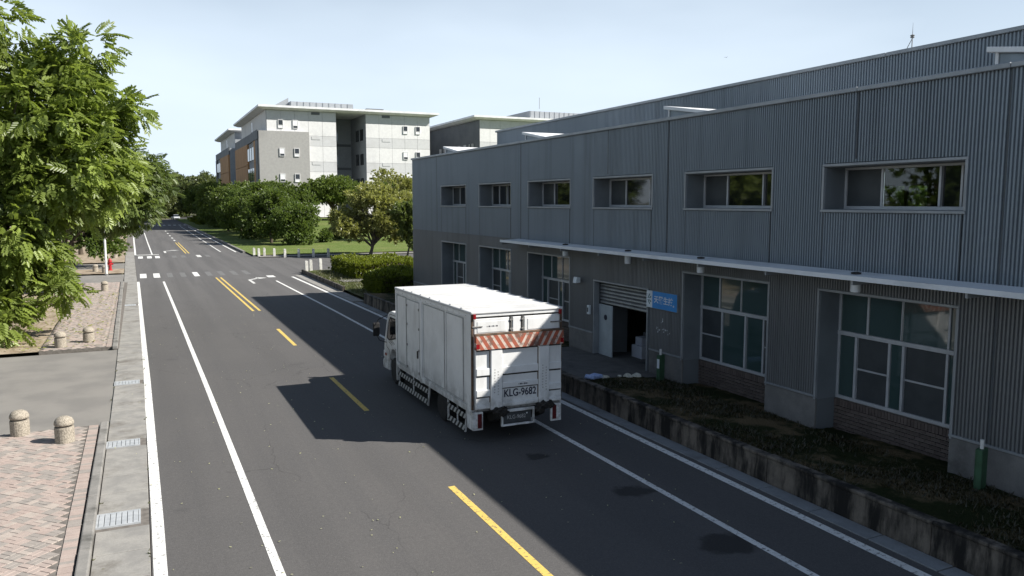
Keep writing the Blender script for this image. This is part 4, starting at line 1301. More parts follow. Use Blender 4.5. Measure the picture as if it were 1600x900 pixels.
# ================================================================== street furniture, left side
def bollard(name, loc, h, r, label, group):
    t = empty(name, loc, random.uniform(0, 6), label, 'bollard', group)
    MB().lathe([(r*.98, -.05), (r, .02), (r*1.01, h*.55), (r*.99, h*.60)], n=24).build('shaft', MT['bollard'], t, smooth=False)
    MB().lathe([(r*.80, h*.60), (r*.80, h*.665)], n=24).build('neck', MT['joint'], t)
    MB().lathe([(r*.96, h*.665), (r*1.03, h*.70), (r*1.0, h*.80), (r*.82, h*.91), (r*.48, h*.98), (r*.05, h)], n=24).build('dome', MT['bollard'], t, smooth=True)
    return t
bg = 'pebble concrete bollards along the left pavement'
for (x, y), lb, z in (((-2.60, 20.15), 'domed pebble-concrete bollard on the near pavement, left of the pair', .085),
                      ((-1.66, 19.15), 'domed pebble-concrete bollard on the near pavement, right of the pair beside the kerb', .085),
                      ((-2.73, 32.0), 'domed bollard at the driveway edge of the far paved strip, left one', .085),
                      ((-1.88, 32.8), 'domed bollard at the driveway edge of the far paved strip, right one', .085),
                      ((-2.0, 51.8), 'lone domed bollard at the far end of the paved strip', .085),
                      ((-3.12, 66.6), 'domed bollard left of the red hydrant pole', .06),
                      ((-2.45, 65.2), 'domed bollard at the foot of the white pole by the hydrant', .06)):
    bollard('bollard', (x, y, z), .56, .19, lb, bg)
for (x, y), lb in (((-3.1, 95), 'left of two small bollards beyond the hydrant driveway'), ((-2.5, 95.5), 'right of two small bollards beyond the hydrant driveway'),
                   ((-2.9, 84), 'nearer left bollard behind the hydrant'), ((-2.2, 83), 'nearer right bollard behind the hydrant')):
    bollard('bollard', (x, y, .04), .62, .20, lb, bg)

hy = empty('fire_hydrant', (-2.15, 67.2, .06), label='red fire hydrant beside the white pole on the left pavement', cat='hydrant')
MB().lathe([(.16, 0), (.16, .06), (.11, .10), (.105, .62), (.15, .64), (.15, .70)], n=18).build('barrel', MT['hydrant'], hy)
MB().lathe([(.13, .70), (.125, .80), (.08, .88), (.03, .90), (.03, .95)], n=18).build('bonnet', MT['hydrant'], hy)
for s in (-1, 1):
    MB().tube([(s*.08, 0, .50), (s*.22, 0, .50)], .065, 12).build('outlet', MT['hydrant'], hy)
MB().tube([(0, -.08, .46), (0, -.22, .46)], .08, 12).build('outlet', MT['hydrant'], hy)

for loc, h, lb in (((-2.30, 63.9, .04), 4.6, 'tall white sign pole beside the red hydrant'), ((-2.35, 112, .04), 4.4, 'white pole farther along the left pavement under the trees')):
    p = empty('sign_pole', loc, label=lb, cat='pole')
    MB().tube([(0, 0, -.1), (0, 0, h)], .075, 14).build('shaft', MT['pole'], p)
    MB().lathe([(.13, 0), (.13, .03), (.09, .05)], n=14).build('base_plate', MT['steel'], p)
    MB().box(-.3, .3, -.10, -.085, h-.75, h-.1).build('sign_panel', MT['whitesign'], p, bevel=.004)

# white posts at the corners of the side road
def square_post(loc, h, label, group):
    t = empty('corner_post', loc, random.uniform(-.15, .15), label, 'post', group)
    t.name = 'stone_post'
    MB().prism([(-.11, -.09), (.11, -.09), (.11, .09), (-.11, .09)], 2, -.1, h-.10).build('shaft', MT['bollard_w'], t, bevel=.02)
    MB().prism([(-.11, h-.099), (.11, h-.099), (.11, h-.03), (.04, h), (-.11, h)], 1, -.09, .09).build('slanted_cap', MT['bollard_w'], t, bevel=.015)
for i, (x, y) in enumerate(((9.95, 80.4), (10.25, 79.3), (10.85, 79.9), (11.6, 78.7), (12.4, 77.5), (13.6, 77.0), (14.9, 76.6), (16.3, 76.5))):
    o_ = ('first', 'second', 'third', 'fourth', 'fifth', 'sixth', 'seventh', 'eighth')[i]
    square_post((x, y, .05), .76, '%s white post from the left along the far side of the side road' % o_, 'white posts across the side road')
for i, (x, y) in enumerate(((10.95, 59.0), (11.45, 60.0), (12.35, 60.9), (13.2, 60.2))):
    o_ = ('leftmost', 'second from the left', 'third from the left', 'rightmost, half behind the hedge')[i]
    square_post((x, y, .08), .86, 'weathered post on the near corner of the side road, %s' % o_, 'posts on the near corner of the side road')

# far car
car = empty('parked_car', (10.0, 262, 0.0), math.radians(8), 'small silver car far away at the end of the road', 'car')
b = MB().prism([(-2.1, .30), (2.1, .30), (2.15, .62), (1.95, .86), (1.15, .95), (-1.0, .98), (-1.95, .90), (-2.15, .62)], 0, -.86, .86)
b.build('body', MT['car_paint'], car, bevel=.06, seg=2)
MB().prism([(-1.7, .96), (1.0, .94), (.45, 1.42), (-.9, 1.46)], 0, -.74, .74).build('cabin', MT['glass_dark'], car, bevel=.05)
MB().prism([(-.88, 1.44), (.42, 1.41), (.35, 1.48), (-.8, 1.51)], 0, -.70, .70).build('roof', MT['car_paint'], car, bevel=.02)
for x in (-.88, .72):
    for y in (-1.3, 1.35):
        MB().wheel(0, 0, [(x, .12), (x, .28), (x+.03, .31), (x+.14, .31), (x+.16, .28), (x+.16, .12)], y, .31, 18).build('wheel', MT['black'], car)
for x in (-.62, .62):
    MB().box(x-.18, x+.18, -2.16, -2.08, .62, .76).build('headlight', MT['roof_white'], car, bevel=.02)
MB().box(-.5, .5, -2.17, -2.1, .36, .50).build('grille', MT['black'], car)

# ================================================================== the far laboratory buildings
def lab_block(name, X0, X1, Y0, Y1, label, base=1.2, roofz=23.1):
    return empty(name, (X0, Y0, 0), label=label, cat='building')
B0 = Vector((20.63, 155, 0))
lab = empty('laboratory_building', B0, label='white and grey five-storey laboratory block with a wide flat overhanging roof', cat='building')
def lp(b, name, mat, parent=None, bevel=0):
    pr = parent or lab
    o = b.build(name, mat, pr, bevel=bevel)
    if pr is lab: o.location = -B0
    return o
YF = 155.0
def front_panels(x0, x1, z0, z1, yf, root_add, bandset=True):
    """facade panels as separate sheets with open joints"""
    cols = max(1, round((x1-x0)/2.4)); dx = (x1-x0)/cols
    rows = [(z0, 6.2), (6.2, 8.0), (8.0, 11.0), (11.0, 12.9), (12.9, 15.85), (15.85, 17.75), (17.75, 20.55), (20.55, z1)]
    for r_, (a, c) in enumerate(rows):
        a = max(a, z0); c = min(c, z1)
        if c-a < .1: continue
        for i in range(cols):
            root_add(MB().box(x0+i*dx+.02, x0+(i+1)*dx-.02, yf-.10, yf-.001, a+.02, c-.02), 'facade_panel', MT['b_band'] if r_ % 2 else MT['b_white'])
def tall_window(x, z, yf, add, w=.95, h=1.55, pale_top=False):
    f = MB()
    f.box(x-w/2, x-w/2+.08, yf-.16, yf-.02, z-h, z).box(x+w/2-.08, x+w/2, yf-.16, yf-.02, z-h, z)
    f.box(x-w/2+.08, x+w/2-.08, yf-.16, yf-.02, z-.08, z).box(x-w/2+.08, x+w/2-.08, yf-.16, yf-.02, z-h, z-h+.08).box(x-w/2+.08, x+w/2-.08, yf-.16, yf-.02, z-h*.66-.04, z-h*.66+.04)
    o = add(f, 'window', MT['b_white'])
    p1 = MB().box(x-w/2+.081, x+w/2-.081, yf-.13, yf-.105, z-h*.66+.041, z-.081)
    p2 = MB().box(x-w/2+.081, x+w/2-.081, yf-.13, yf-.105, z-h+.081, z-h*.66-.041)
    p1.build('pane', MT['roof_white'] if pale_top else MT['glass_dark'], o); p2.build('pane', MT['glass_dark'] if pale_top else MT['roof_white'], o)  # one of the two panes is white, the other dark glass
# ground storey to roof: cores
lp(MB().box(22.2, 35.1, YF, 193.5, 0, 22.3), 'wall_core', MT['b_shade'])
lp(MB().box(40.9, 54.05, YF, 193.5, 0, 22.3), 'wall_core', MT['b_shade'])
lp(MB().box(35.1, 40.9, YF+12, 193.5, 0, 22.3), 'stair_wall', MT['b_shade'])
front_panels(29.84, 35.1, 0, 22.28, YF, lp)
front_panels(22.2, 29.84, 18.4, 22.28, YF, lp)
front_panels(40.9, 54.05, 0, 22.28, YF, lp)
gbk = lp(MB().box(20.63, 29.82, YF-.7, YF+9, 0, 18.4), 'grey_block', MT['b_grey'])
# windows
for x, z, l in ((24.7, 20.55, False), (27.4, 20.55, True)):
    tall_window(x, z, YF-.10, lp, pale_top=l)
for z in (15.3, 10.55, 5.8):
    tall_window(24.75, z, YF-.70, lp, pale_top=True); tall_window(27.45, z, YF-.70, lp, pale_top=z == 5.8)
for z in (20.3, 15.25, 10.4):
    tall_window(48.9, z, YF-.10, lp, pale_top=z < 16); tall_window(51.5, z, YF-.10, lp, pale_top=False)
for x in (31.2, 44.95):
    for z in (22.1, 17.35, 12.6, 7.8):
        lp(MB().box(x-.8, x+.8, YF-.16, YF-.101, z-.28 if z < 20 else z-.4, z+.28 if z < 20 else z+.1), 'vent_louvre', MT['b_band'] if z < 20 else MT['b_dark'])
# recessed stair bay windows
for z in (19.6, 14.8, 10.0):
    for x in (36.2, 37.0, 37.8):
        lp(MB().box(x-.3, x+.3, YF+11.85, YF+11.99, z-1.7, z), 'window', MT['glass'])
    lp(MB().box(35.2, 40.8, YF+11.9, YF+11.98, z-2.9, z-2.4), 'floor_band', MT['b_dark'])
    for y_ in (157, 160.5):
        lp(MB().box(40.80, 40.895, y_, y_+2.2, z-2.2, z), 'window', MT['glass_dark'])
# side facade along the road: ochre panels between dark recesses
def ochre_wing(y0, y1):
    lp(MB().box(20.9, 22.19, y0+9.01 if y0 < 160 else y0, y1, 0, 18.4), 'side_wall', MT['b_shade'])
    lp(MB().box(20.63, 20.89, y0 if y0 > 160 else y0+9.01, y1, 16.9, 18.6), 'dark_parapet', MT['b_dark'])
    if y0 < 160: lp(MB().box(20.45, 20.62, y0-.2, y0+9.0, 16.9, 18.6), 'dark_parapet', MT['b_dark'])
    L_ = y1-y0
    pan = [(.02, .10, 'b_dark'), (.10, .16, 'b_orange'), (.42, .995, 'b_orange')] if y0 < 160 else [(.02, .62, 'b_orange'), (.90, .99, 'b_dark')]
    for a, c, mt in pan:
        for z0, z1 in ((0, 4.2), (4.25, 8.4), (8.45, 12.6), (12.65, 16.88)):
            n = max(1, round((c-a)*L_/5.5))
            for i in range(n):
                p0, p1 = y0+L_*(a+(c-a)*i/n), y0+L_*(a+(c-a)*(i+1)/n)
                lp(MB().box(20.52, 20.62 if p1 < 164 else 20.89, p0+.02, p1-.02, z0+.02, z1-.02), 'ochre_panel' if mt == 'b_orange' else 'dark_panel', MT[mt])
    a, c = (.16, .42) if y0 < 160 else (.62, .90)
    for z0 in (1, 5.2, 9.4, 13.4):
        n = 3
        for i in range(n):
            p0 = y0+L_*(a+(c-a)*(i+.12)/n); p1 = y0+L_*(a+(c-a)*(i+.88)/n)
            lp(MB().box(20.56, 20.625 if p1 < 164 else 20.895, p0, p1, z0, z0+2.4), 'window', MT['glass'])
ochre_wing(155, 193.5)
ochre_wing(207.9, 244)
lp(MB().box(22.2, 54, 207.9, 244, 0, 22.3), 'wall_core', MT['b_shade'])
lp(MB().box(23.6, 54, 193.5, 207.9, 0, 20.5), 'link_wall', MT['b_shade'])
# upper storey on the road side is white
for y0, y1 in ((155.3, 193.4), (208, 243.9)):
    n = 12
    for i in range(n):
        a = y0+(y1-y0)*i/n; c = y0+(y1-y0)*(i+1)/n
        lp(MB().box(22.10, 22.198, a+.02, c-.02, 18.42, 22.28), 'facade_panel', MT['b_white'])
    lp(MB().box(22.05, 22.099, (y0+y1)/2-.5, (y0+y1)/2+.5, 18.6, 21.6), 'window', MT['glass_dark'])
# roofs: wedge-edged slabs
def roof_slab(x0, x1, y0, y1, z, add, name='roof'):
    b = MB()
    v = [(x0+.9, y0+.9, z), (x1-.9, y0+.9, z), (x1-.9, y1-.9, z), (x0+.9, y1-.9, z),
         (x0, y0, z+.35), (x1, y0, z+.35), (x1, y1, z+.35), (x0, y1, z+.35),
         (x0, y0, z+.72), (x1, y0, z+.72), (x1, y1, z+.72), (x0, y1, z+.72),
         (x0+3.5, y0+3.5, z+1.05), (x1-3.5, y0+3.5, z+1.05), (x1-3.5, y1-3.5, z+1.05), (x0+3.5, y1-3.5, z+1.05)]
    f = [(3, 2, 1, 0), (12, 13, 14, 15)]
    for k in range(3):
        for i in range(4): f.append((4*k+i, 4*k+(i+1) % 4, 4*k+4+(i+1) % 4, 4*k+4+i))
    b.add(v, f)
    return add(b, name, MT['roof_white'])
roof_slab(20.6, 55.6, YF-1.5, 195.5, 22.31, lp)
roof_slab(20.6, 55.6, 206.6, 245.5, 22.31, lp)
# roof plant screens
lp(MB().box(28, 40.5, 163, 178, 23.37, 25.0), 'plant_screen', MT['b_shade'])
for i in range(10):
    lp(MB().box(28.1+i*1.25, 28.16+i*1.25, 162.9, 162.99, 23.4, 25.0), 'screen_post', MT['b_shade'])
lp(MB().prism([(23.6, 23.37), (27.99, 23.37), (27.99, 25.9)], 1, 165, 172), 'stair_head', MT['b_shade'])
lp(MB().box(42.5, 46, 160, 164, 23.37, 24.0), 'roof_hatch', MT['b_dark'])

B1 = Vector((65, 155, 0))
lab2 = empty('laboratory_wing', B1, label='second white laboratory block with a dark shaded side, half behind the factory roof', cat='building')
def lp2(b, name, mat, parent=None, bevel=0):
    o = b.build(name, mat, parent or lab2, bevel=bevel)
    if parent is None: o.location = -B1
    return o
lp2(MB().box(65, 100, YF, 205, 0, 22.3), 'wall_core', MT['b_dark'])  # charcoal core: the side face's shade is put into its colour
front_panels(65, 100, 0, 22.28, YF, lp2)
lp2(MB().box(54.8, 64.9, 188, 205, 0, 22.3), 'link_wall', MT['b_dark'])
lp2(MB().box(54.8, 64.9, 180, 187.9, 15.2, 16.0), 'balcony', MT['b_grey'])
lp2(MB().box(54.8, 64.9, 180, 187.9, 10.4, 11.2), 'balcony', MT['b_grey'])
for y_ in (158, 160, 162.5, 166, 172, 175, 178):
    for z in (17.6, 12.9):
        lp2(MB().box(64.88, 64.99, y_, y_+1.3, z-1.5, z), 'window', MT['glass'] if y_ < 162 else MT['b_band'])
roof_slab(63.2, 102, YF-1.5, 207, 22.31, lp2)
roof_slab(55.9, 63.1, 186, 207, 21.9, lp2)
lp2(MB().box(80, 95, 162, 180, 23.37, 25.5), 'plant_screen', MT['b_shade'])
for i in range(12):
    lp2(MB().box(80.1+i*1.25, 80.16+i*1.25, 161.9, 161.99, 23.4, 25.5), 'screen_post', MT['b_shade'])
lp2(MB().box(84, 85.6, YF-.16, YF-.101, 21.6, 22.2), 'vent_louvre', MT['b_dark'])
lp2(MB().tube([(82, 161, 25.9), (82, 161, 28.4)], .05, 6), 'roof_mast', MT['steel'])

# ================================================================== plants
def mesh_np(name, V, Q, tone, mat):
    """quads only, with a per-point tone attribute"""
    me = bpy.data.meshes.new(name)
    n = len(V); q = len(Q)
    me.vertices.add(n); me.vertices.foreach_set('co', V.astype(np.float32).ravel())
    me.loops.add(q*4); me.loops.foreach_set('vertex_index', Q.astype(np.int32).ravel())
    me.polygons.add(q); me.polygons.foreach_set('loop_start', np.arange(0, q*4, 4, dtype=np.int32))
    me.update(calc_edges=True)
    a = me.attributes.new('tone', 'FLOAT', 'POINT'); a.data.foreach_set('value', tone.astype(np.float32))
    me.materials.append(mat)
    return me

def leaflet(base, tip, nrm, w, fold=.25):
    """one folded pointed leaf as 2 quads (6 points)"""
    base, tip, nrm = map(np.array, (base, tip, nrm))
    d = tip-base; s = np.cross(d, nrm); s = s/np.linalg.norm(s)*w; u = nrm/np.linalg.norm(nrm)*w*fold
    m1 = base+d*.42-u*.2
    return np.array([base, base+d*.40+s*.5+u, tip, base+d*.40-s*.5+u, m1])

def oval(base, tip, nrm, w, V, Q, fold=.30):
    """an oval leaf folded along its midrib: two quads"""
    base, tip, nrm = map(np.array, (base, tip, nrm))
    d = tip-base; sd = np.cross(d, nrm); sd = sd/np.linalg.norm(sd)*w*.5; u = nrm*w*fold
    k = len(V)
    V += [base, base+d*.28+sd+u, base+d*.70+sd*.86+u*.8, tip, base+d*.70-sd*.86+u*.8, base+d*.28-sd+u]
    Q += [(k, k+1, k+2, k+3), (k, k+3, k+4, k+5)]

def tmpl_pinnate(pairs=5, L=.42, ll=.17, lw=.075):
    """a pinnate leaf lying along +X, face up +Z"""
    V, Q = [], []
    for i in range(pairs):
        t = (i+.7)/pairs*L
        dz = -.28*(t/L)**2*L
        for s in (-1, 1):
            oval((t, s*.012, dz), (t+ll*.55, s*ll*.86, dz-.035-ll*.12), (0, 0, 1), lw, V, Q)
    oval((L, 0, -.28*L), (L+ll, 0, -.28*L-.05), (0, 0, 1), lw, V, Q)
    return np.array(V), np.array(Q)

def tmpl_tuft(n=5, L=.30, w=.11, seed=1, spread=.9):
    r = np.random.default_rng(seed); V, Q = [], []
    for i in range(n):
        a = 2*math.pi*i/n+r.uniform(-.4, .4); e = r.uniform(.1, spread)
        d = np.array((math.cos(e), math.sin(e)*math.cos(a), math.sin(e)*math.sin(a)))*L*r.uniform(.7, 1.15)
        nr = np.cross(d, r.normal(size=3)); 
        p = leaflet((0, 0, 0), d, nr, w)
        k = len(V); V += list(p[:4]); Q.append((k, k+1, k+2, k+3))
    return np.array(V), np.array(Q)

def scatter(T, P, D, S, tone, mat, name, roll=1.1, rng=RNG):
    """template T at points P, its +X along D"""
    TV, TQ = T
    n = len(P)
    X = D/np.linalg.norm(D, axis=1, keepdims=True)
    up = np.tile(np.array([0., 0., 1.]), (n, 1))+rng.normal(scale=roll*.5, size=(n, 3))
    Yv = np.cross(up, X); Yv /= np.linalg.norm(Yv, axis=1, keepdims=True)+1e-9
    Zv = np.cross(X, Yv)
    R_ = np.stack([X, Yv, Zv], axis=2)*S[:, None, None]
    V = np.einsum('nij,kj->nki', R_, TV)+P[:, None, :]
    Q = TQ[None]+(np.arange(n)*len(TV))[:, None, None]
    tn = np.repeat(np.clip(tone, 0, 1), len(TV))+rng.uniform(-.10, .10, n*len(TV)).repeat(1)
    return mesh_np(name, V.reshape(-1, 3), Q.reshape(-1, 4), np.clip(tn, 0, 1), mat)

def crown_points(blobs, n, clump_r, per, rng, shell=.62, droop=-.25, zs=.8):
    """clumped leaf positions in a set of ellipsoids; returns P, D, tone, clump centres"""
    vol = np.array([(b_[1][0]*b_[1][1]*b_[1][2])**.72*(b_[2] if len(b_) > 2 else 1) for b_ in blobs])
    cnt = np.maximum(1, (vol/vol.sum()*n/per).astype(int))
    Ps, Ds, Ts, Cs = [], [], [], []
    for (c, r, *_), k in zip(blobs, cnt):
        c = np.array(c); r = np.array(r)
        d = rng.normal(size=(k, 3)); d /= np.linalg.norm(d, axis=1, keepdims=True)
        rad = shell+(1-shell)*rng.random(k)**.6
        rad *= rng.choice([1.0, 1.0, .97, .6, 1.14, .9, 1.28], k)
        cen = c+d*rad[:, None]*r
        Cs.append(cen)
        tone_c = np.clip(.46+rng.normal(scale=.27, size=k), 0, 1)
        m = per
        off = rng.normal(size=(k, m, 3)); off /= np.linalg.norm(off, axis=2, keepdims=True)
        off *= (clump_r*rng.random((k, m, 1))**.5*rng.uniform(.6, 1.25, (k, 1, 1)))*np.array([1, 1, zs])
        p = cen[:, None]+off
        dirn = off/clump_r*1.0+d[:, None]*.75+rng.normal(scale=.42, size=(k, m, 3))
        dirn[..., 2] += droop
        Ps.append(p.reshape(-1, 3)); Ds.append(dirn.reshape(-1, 3)); Ts.append((tone_c[:, None]+rng.normal(scale=.16, size=(k, m))).ravel())
    return np.concatenate(Ps), np.concatenate(Ds), np.concatenate(Ts), np.concatenate(Cs)

def trunk_mesh(base, top, r0, targets, rng, mat, name='trunk', fork=.35, bend=.25, lean=(0, 0)):
    b = MB()
    base = np.array(base, float); top = np.array(top, float)
    pts = [base+(top-base)*t+np.array([math.sin(t*5+base[0])*bend*t, math.cos(t*4+base[1])*bend*t, 0]) for t in np.linspace(0, 1, 7)]
    rad = [r0*(1.25 if i == 0 else 1)*(1-.72*i/6) for i in range(7)]
    b.tube(pts, rad, 10)
    for t in targets:
        f = rng.uniform(fork, .92)
        i = f*6; k = int(i); s = pts[k]+(pts[min(k+1, 6)]-pts[k])*(i-k)
        t = np.array(t); mid = (s+t)/2+np.array([0, 0, .12*np.linalg.norm(t-s)])+rng.normal(scale=.12, size=3)
        rr = r0*(1-.7*f)*.55
        b.tube([s, s*.5+mid*.5+rng.normal(scale=.05, size=3), mid, t], [rr, rr*.8, rr*.55, max(.012, rr*.18)], 6)
    return b.build(name, mat)

def make_tree(name, base, blobs, top, r0, n, T, scale, mat, barkm, label, cat='tree', group=None, clump=.55, per=9, shell=.62, nlimb=22, seed=1, droop=-.25, fork=.35):
    rng = np.random.default_rng(seed)
    root = empty(name, base, 0, label, cat, group)
    base = np.array(base, float)
    P, D, tn, C = crown_points(blobs, n, clump, per, rng, shell, droop)
    P = P-base; C = C-base
    S = scale*rng.uniform(.75, 1.2, len(P))
    me = scatter(T, P, D, S, tn, mat, 'crown', rng=rng)
    link('crown', me, root)
    sel = C[rng.choice(len(C), min(nlimb, len(C)), replace=False)]
    cen = [np.array(b_[0])-base for b_ in blobs]
    t = trunk_mesh((0, 0, -.1), np.array(top)-base, r0, list(sel)+cen, rng, barkm, fork=fork)
    t.parent = root
    return root

PIN = tmpl_pinnate(5, .44, .20, .092)
TUFT = tmpl_tuft(6, .30, .12, 3)
TUFT2 = tmpl_tuft(7, .42, .17, 5, 1.2)
ROSETTE = tmpl_tuft(8, .34, .10, 8, 1.35)

# ---- the broad-leaved trees on the left
make_tree('pinnate_tree', (-6.2, 37.5, .05),
          [((-3.7, 36.2, 8.4), (2.7, 2.5, 2.1)), ((-6.8, 36.5, 7.8), (3.0, 3.0, 3.4)), ((-2.5, 35.8, 6.3), (2.3, 2.4, 1.8), 1.2),
           ((-4.7, 35.2, 3.9), (1.9, 2.1, 1.8), 1.2), ((-5.6, 34.6, 1.9), (1.5, 1.5, 1.5), 1.2), ((-4.9, 33.7, 1.0), (.75, .8, .8)), ((-1.8, 36, 11.1), (1.0, .9, .65), .8), ((-2.4, 36, 10.1), (1.1, 1.1, .8)),
           ((-.6, 36, 9.0), (.9, .8, .45)), ((-1.3, 35.8, 8.0), (1.1, 1.2, .9)), ((-4.7, 36, 11.9), (.9, .9, 1.0)), ((-2.75, 34.4, 1.75), (.75, .6, .32)), ((-3.4, 35, 2.6), (.8, .8, .5))],
          (-4.4, 36.4, 8.5), .21, 10300, PIN, 1.0, MT['leafA'], MT['bark'], 'tall light-green tree with broad pinnate leaves filling the left edge', clump=.62, per=10, seed=4, nlimb=30, droop=-.35)
make_tree('pinnate_tree', (-4.6, 52, .05),
          [((-2.6, 52, 6.4), (3.9, 3.2, 2.0)), ((-1.2, 50.5, 4.9), (1.9, 1.8, 1.2)), ((-3.6, 51, 8.0), (2.4, 2.4, 1.4)), ((.3, 51.5, 7.0), (1.2, 1.2, .8))],
          (-3.2, 52, 6.8), .20, 9500, tmpl_pinnate(5, .34, .15, .07), 1.0, MT['leafB'], MT['bark'], 'darker finer-leaved tree right behind the big left tree, overhanging the road', clump=.5, per=9, seed=9, droop=-.5)

# ---- rows of roadside trees: three kinds built once, copied with their own labels
def proto_tree(seed, h, r, mat, n, T, scale, low=.22, flat=.75, name='roadside_tree', clump=.62, bark='bark'):
    rng = np.random.default_rng(seed)
    bl = []
    for i in range(12):
        a = 2*math.pi*i/12+rng.uniform(-.5, .5); rr = r*rng.uniform(.30, .82)
        z = h*rng.uniform(low+.12, .88)
        s = r*rng.uniform(.36, .58)
        bl.append(((math.cos(a)*rr, math.sin(a)*rr, z), (s, s, s*flat)))
    bl.append(((0, 0, h*.62), (r*.62, r*.62, h*.26)))
    bl.append(((rng.uniform(-.4, .4), rng.uniform(-.4, .4), h*.86), (r*.45, r*.45, h*.13)))
    return make_tree(name, (0, 0, 0), bl, (0, 0, h*.7), .045*r+.04, n, T, scale, mat, MT[bark], None, None, None, clump=clump, per=9, seed=seed, shell=.55, nlimb=16)
P1 = proto_tree(21, 7.0, 3.3, MT['leafC'], 4600, TUFT, 1.15, low=.02)
P2 = proto_tree(22, 6.3, 3.0, MT['leafC'], 4400, TUFT, 1.10, low=.02)
P3 = proto_tree(23, 8.2, 3.8, MT['leafC'], 5000, TUFT, 1.25, low=.02)
used = set()
def place(p, x, y, z, s, label, group, rz=None, cat='tree'):
    o = p if p.name not in used else copy_tree(p)
    used.add(p.name)
    o.location = (x, y, z); o.rotation_euler = (0, 0, random.uniform(0, 6.28) if rz is None else rz)
    o.scale = (s, s, s*random.uniform(.94, 1.06))
    tag(o, label, cat, group)
    return o
ords = ['nearest', 'second', 'third', 'fourth', 'fifth', 'sixth', 'seventh', 'eighth', 'ninth', 'tenth', 'eleventh', 'twelfth', 'thirteenth', 'fourteenth', 'fifteenth', 'sixteenth']
G1 = 'trees in the row along the right lawn'
row = [(P2, 17.2, 97.5, .82), (P1, 14.9, 103, .92), (P3, 18.2, 110, .90), (P2, 15.2, 116, 1.05), (P1, 17.4, 124, 1.08), (P3, 14.4, 131, .92), (P2, 16.8, 140, 1.18),
       (P1, 14.2, 149, 1.12), (P3, 16.4, 160, 1.02), (P2, 14.4, 172, 1.3), (P1, 15.6, 185, 1.22), (P3, 14.2, 200, 1.10)]
row += [(P1, 17.0, 105.5, .78), (P2, 17.3, 118, .95), (P3, 15.7, 145, .98), (P1, 18.0, 133, 1.0)]
row.sort(key=lambda r: r[2])
for i, (p, x, y, s) in enumerate(row):
    nm = ords[i] if i == 0 else ords[i]+' nearest'
    place(p, x, y, lawn_z(x, y)-.03, s, '%s dark bushy tree of the row along the right lawn edge' % nm, G1)
G2 = 'trees lining the left pavement'
lrow = [(P3, -5.0, 72, .95), (P1, -5.4, 90, 1.1), (P3, -4.6, 112, 1.0), (P1, -4.4, 138, 1.15), (P3, -4.2, 168, 1.1), (P3, -10.2, 25.5, 1.1), (P1, -11, 14, 1.2)]
for i, (p, x, y, s) in enumerate(lrow):
    place(p, x, y, .02, s, 'roadside tree on the left pavement, %s behind the big leafy trees' % ('first', 'second', 'third', 'fourth', 'fifth')[i] if i < 5 else ('tree reflected in the factory windows, beside the first driveway', 'tree reflected in the factory windows, beyond the near pavement')[i-5], G2)
place(P3, 48.5, 39.8, 0, 1.0, 'added tree out of sight behind the factory, greening the nearest upper window', 'added trees behind the factory')  # added to soften and green the view through the upper window
P4 = proto_tree(31, 13.5, 6.6, MT['leafF'], 4800, TUFT2, 1.9, low=.0, clump=1.0, name='woodland_tree')
P5 = proto_tree(32, 11.5, 6.2, MT['leafF'], 4600, TUFT2, 1.8, low=.0, clump=1.0, name='woodland_tree')
G3 = 'tall trees closing the view at the end of the road'
wl = [(P4, -3, 252, .95), (P5, 1.0, 288, 1.25), (P4, 10, 318, 1.1), (P5, 20, 300, 1.15), (P4, 29, 292, .9), (P5, 24, 268, .85), (P4, -12, 270, 1.1), (P5, 19.5, 246, .78), (P4, 38, 310, 1.0), (P5, 30, 332, 1.3), (P4, 3, 340, 1.2), (P5, -22, 300, 1.2), (P4, 15, 352, 1.25), (P5, 42, 345, 1.25), (P5, -6, 322, 1.1), (P4, 52, 330, 1.1)]
for i, (p, x, y, s) in enumerate(wl):
    w_ = ['left verge nearest the camera', 'behind the far car on its left', 'straight behind the far car', 'right of the far car', 'right end of the gap before the laboratory', 'inside of the far road bend', 'hidden left flank of the road end', 'just before the bend on the right', 'behind the laboratory corner', 'farthest right behind the bend', 'farthest behind the car', 'far left flank', 'back of the gap between the far trees', 'far right back row', 'left back row', 'right back row beside the laboratory'][i]
    place(p, x, y, -.05, s, 'tall dull-green tree at the road end, %s' % w_, G3)
b_far = RNG
# low clipped bush at the far bend and the small lawn shrubs
def bush(name, loc, r, n, mat, T, scale, label, cat='shrub', group=None, seed=1, clump=.3):
    rng = np.random.default_rng(seed)
    root = empty(name, loc, 0, label, cat, group)
    bl = [((0, 0, r[2]*.55), (r[0]*.75, r[1]*.75, r[2]*.5))]+[((rng.uniform(-.5, .5)*r[0], rng.uniform(-.5, .5)*r[1], r[2]*rng.uniform(.4, .7)), (r[0]*.45, r[1]*.45, r[2]*.34)) for _ in range(4)]
    P, D, tn, C = crown_points(bl, n, clump, 8, rng, .6, .1)
    P[:, 2] = np.maximum(P[:, 2], .05)
    link('foliage', scatter(T, P, D, scale*rng.uniform(.7, 1.2, len(P)), tn, mat, 'foliage', rng=rng), root)
    t = trunk_mesh((0, 0, -.05), (0, 0, r[2]*.6), .05, list(C[:10]), rng, MT['bark'], 'stems'); t.parent = root
    return root
for i, (x, y) in enumerate(((13.2, 196), (15.0, 197), (12.6, 202))):
    bush('clipped_bush', (x, y, .2), (2.0, 2.0, 1.6), 900, MT['leafH'], TUFT, 1.2, 'low yellow-green bush at the far bend, %s' % ('left', 'right', 'rear')[i], 'shrub', 'bushes at the far bend', 50+i)
for i, (x, y, s) in enumerate(((21.0, 100, 1.0), (23.0, 103, .9))):
    bush('lawn_shrub', (x, y, lawn_z(x, y)), (1.0*s, 1.0*s, 1.5*s), 700, MT['leafC'], TUFT, .8, ('round dark shrub on the lawn beside the nearest row tree', 'small upright dark shrub alone on the lawn')[i], 'shrub', None, 60+i)

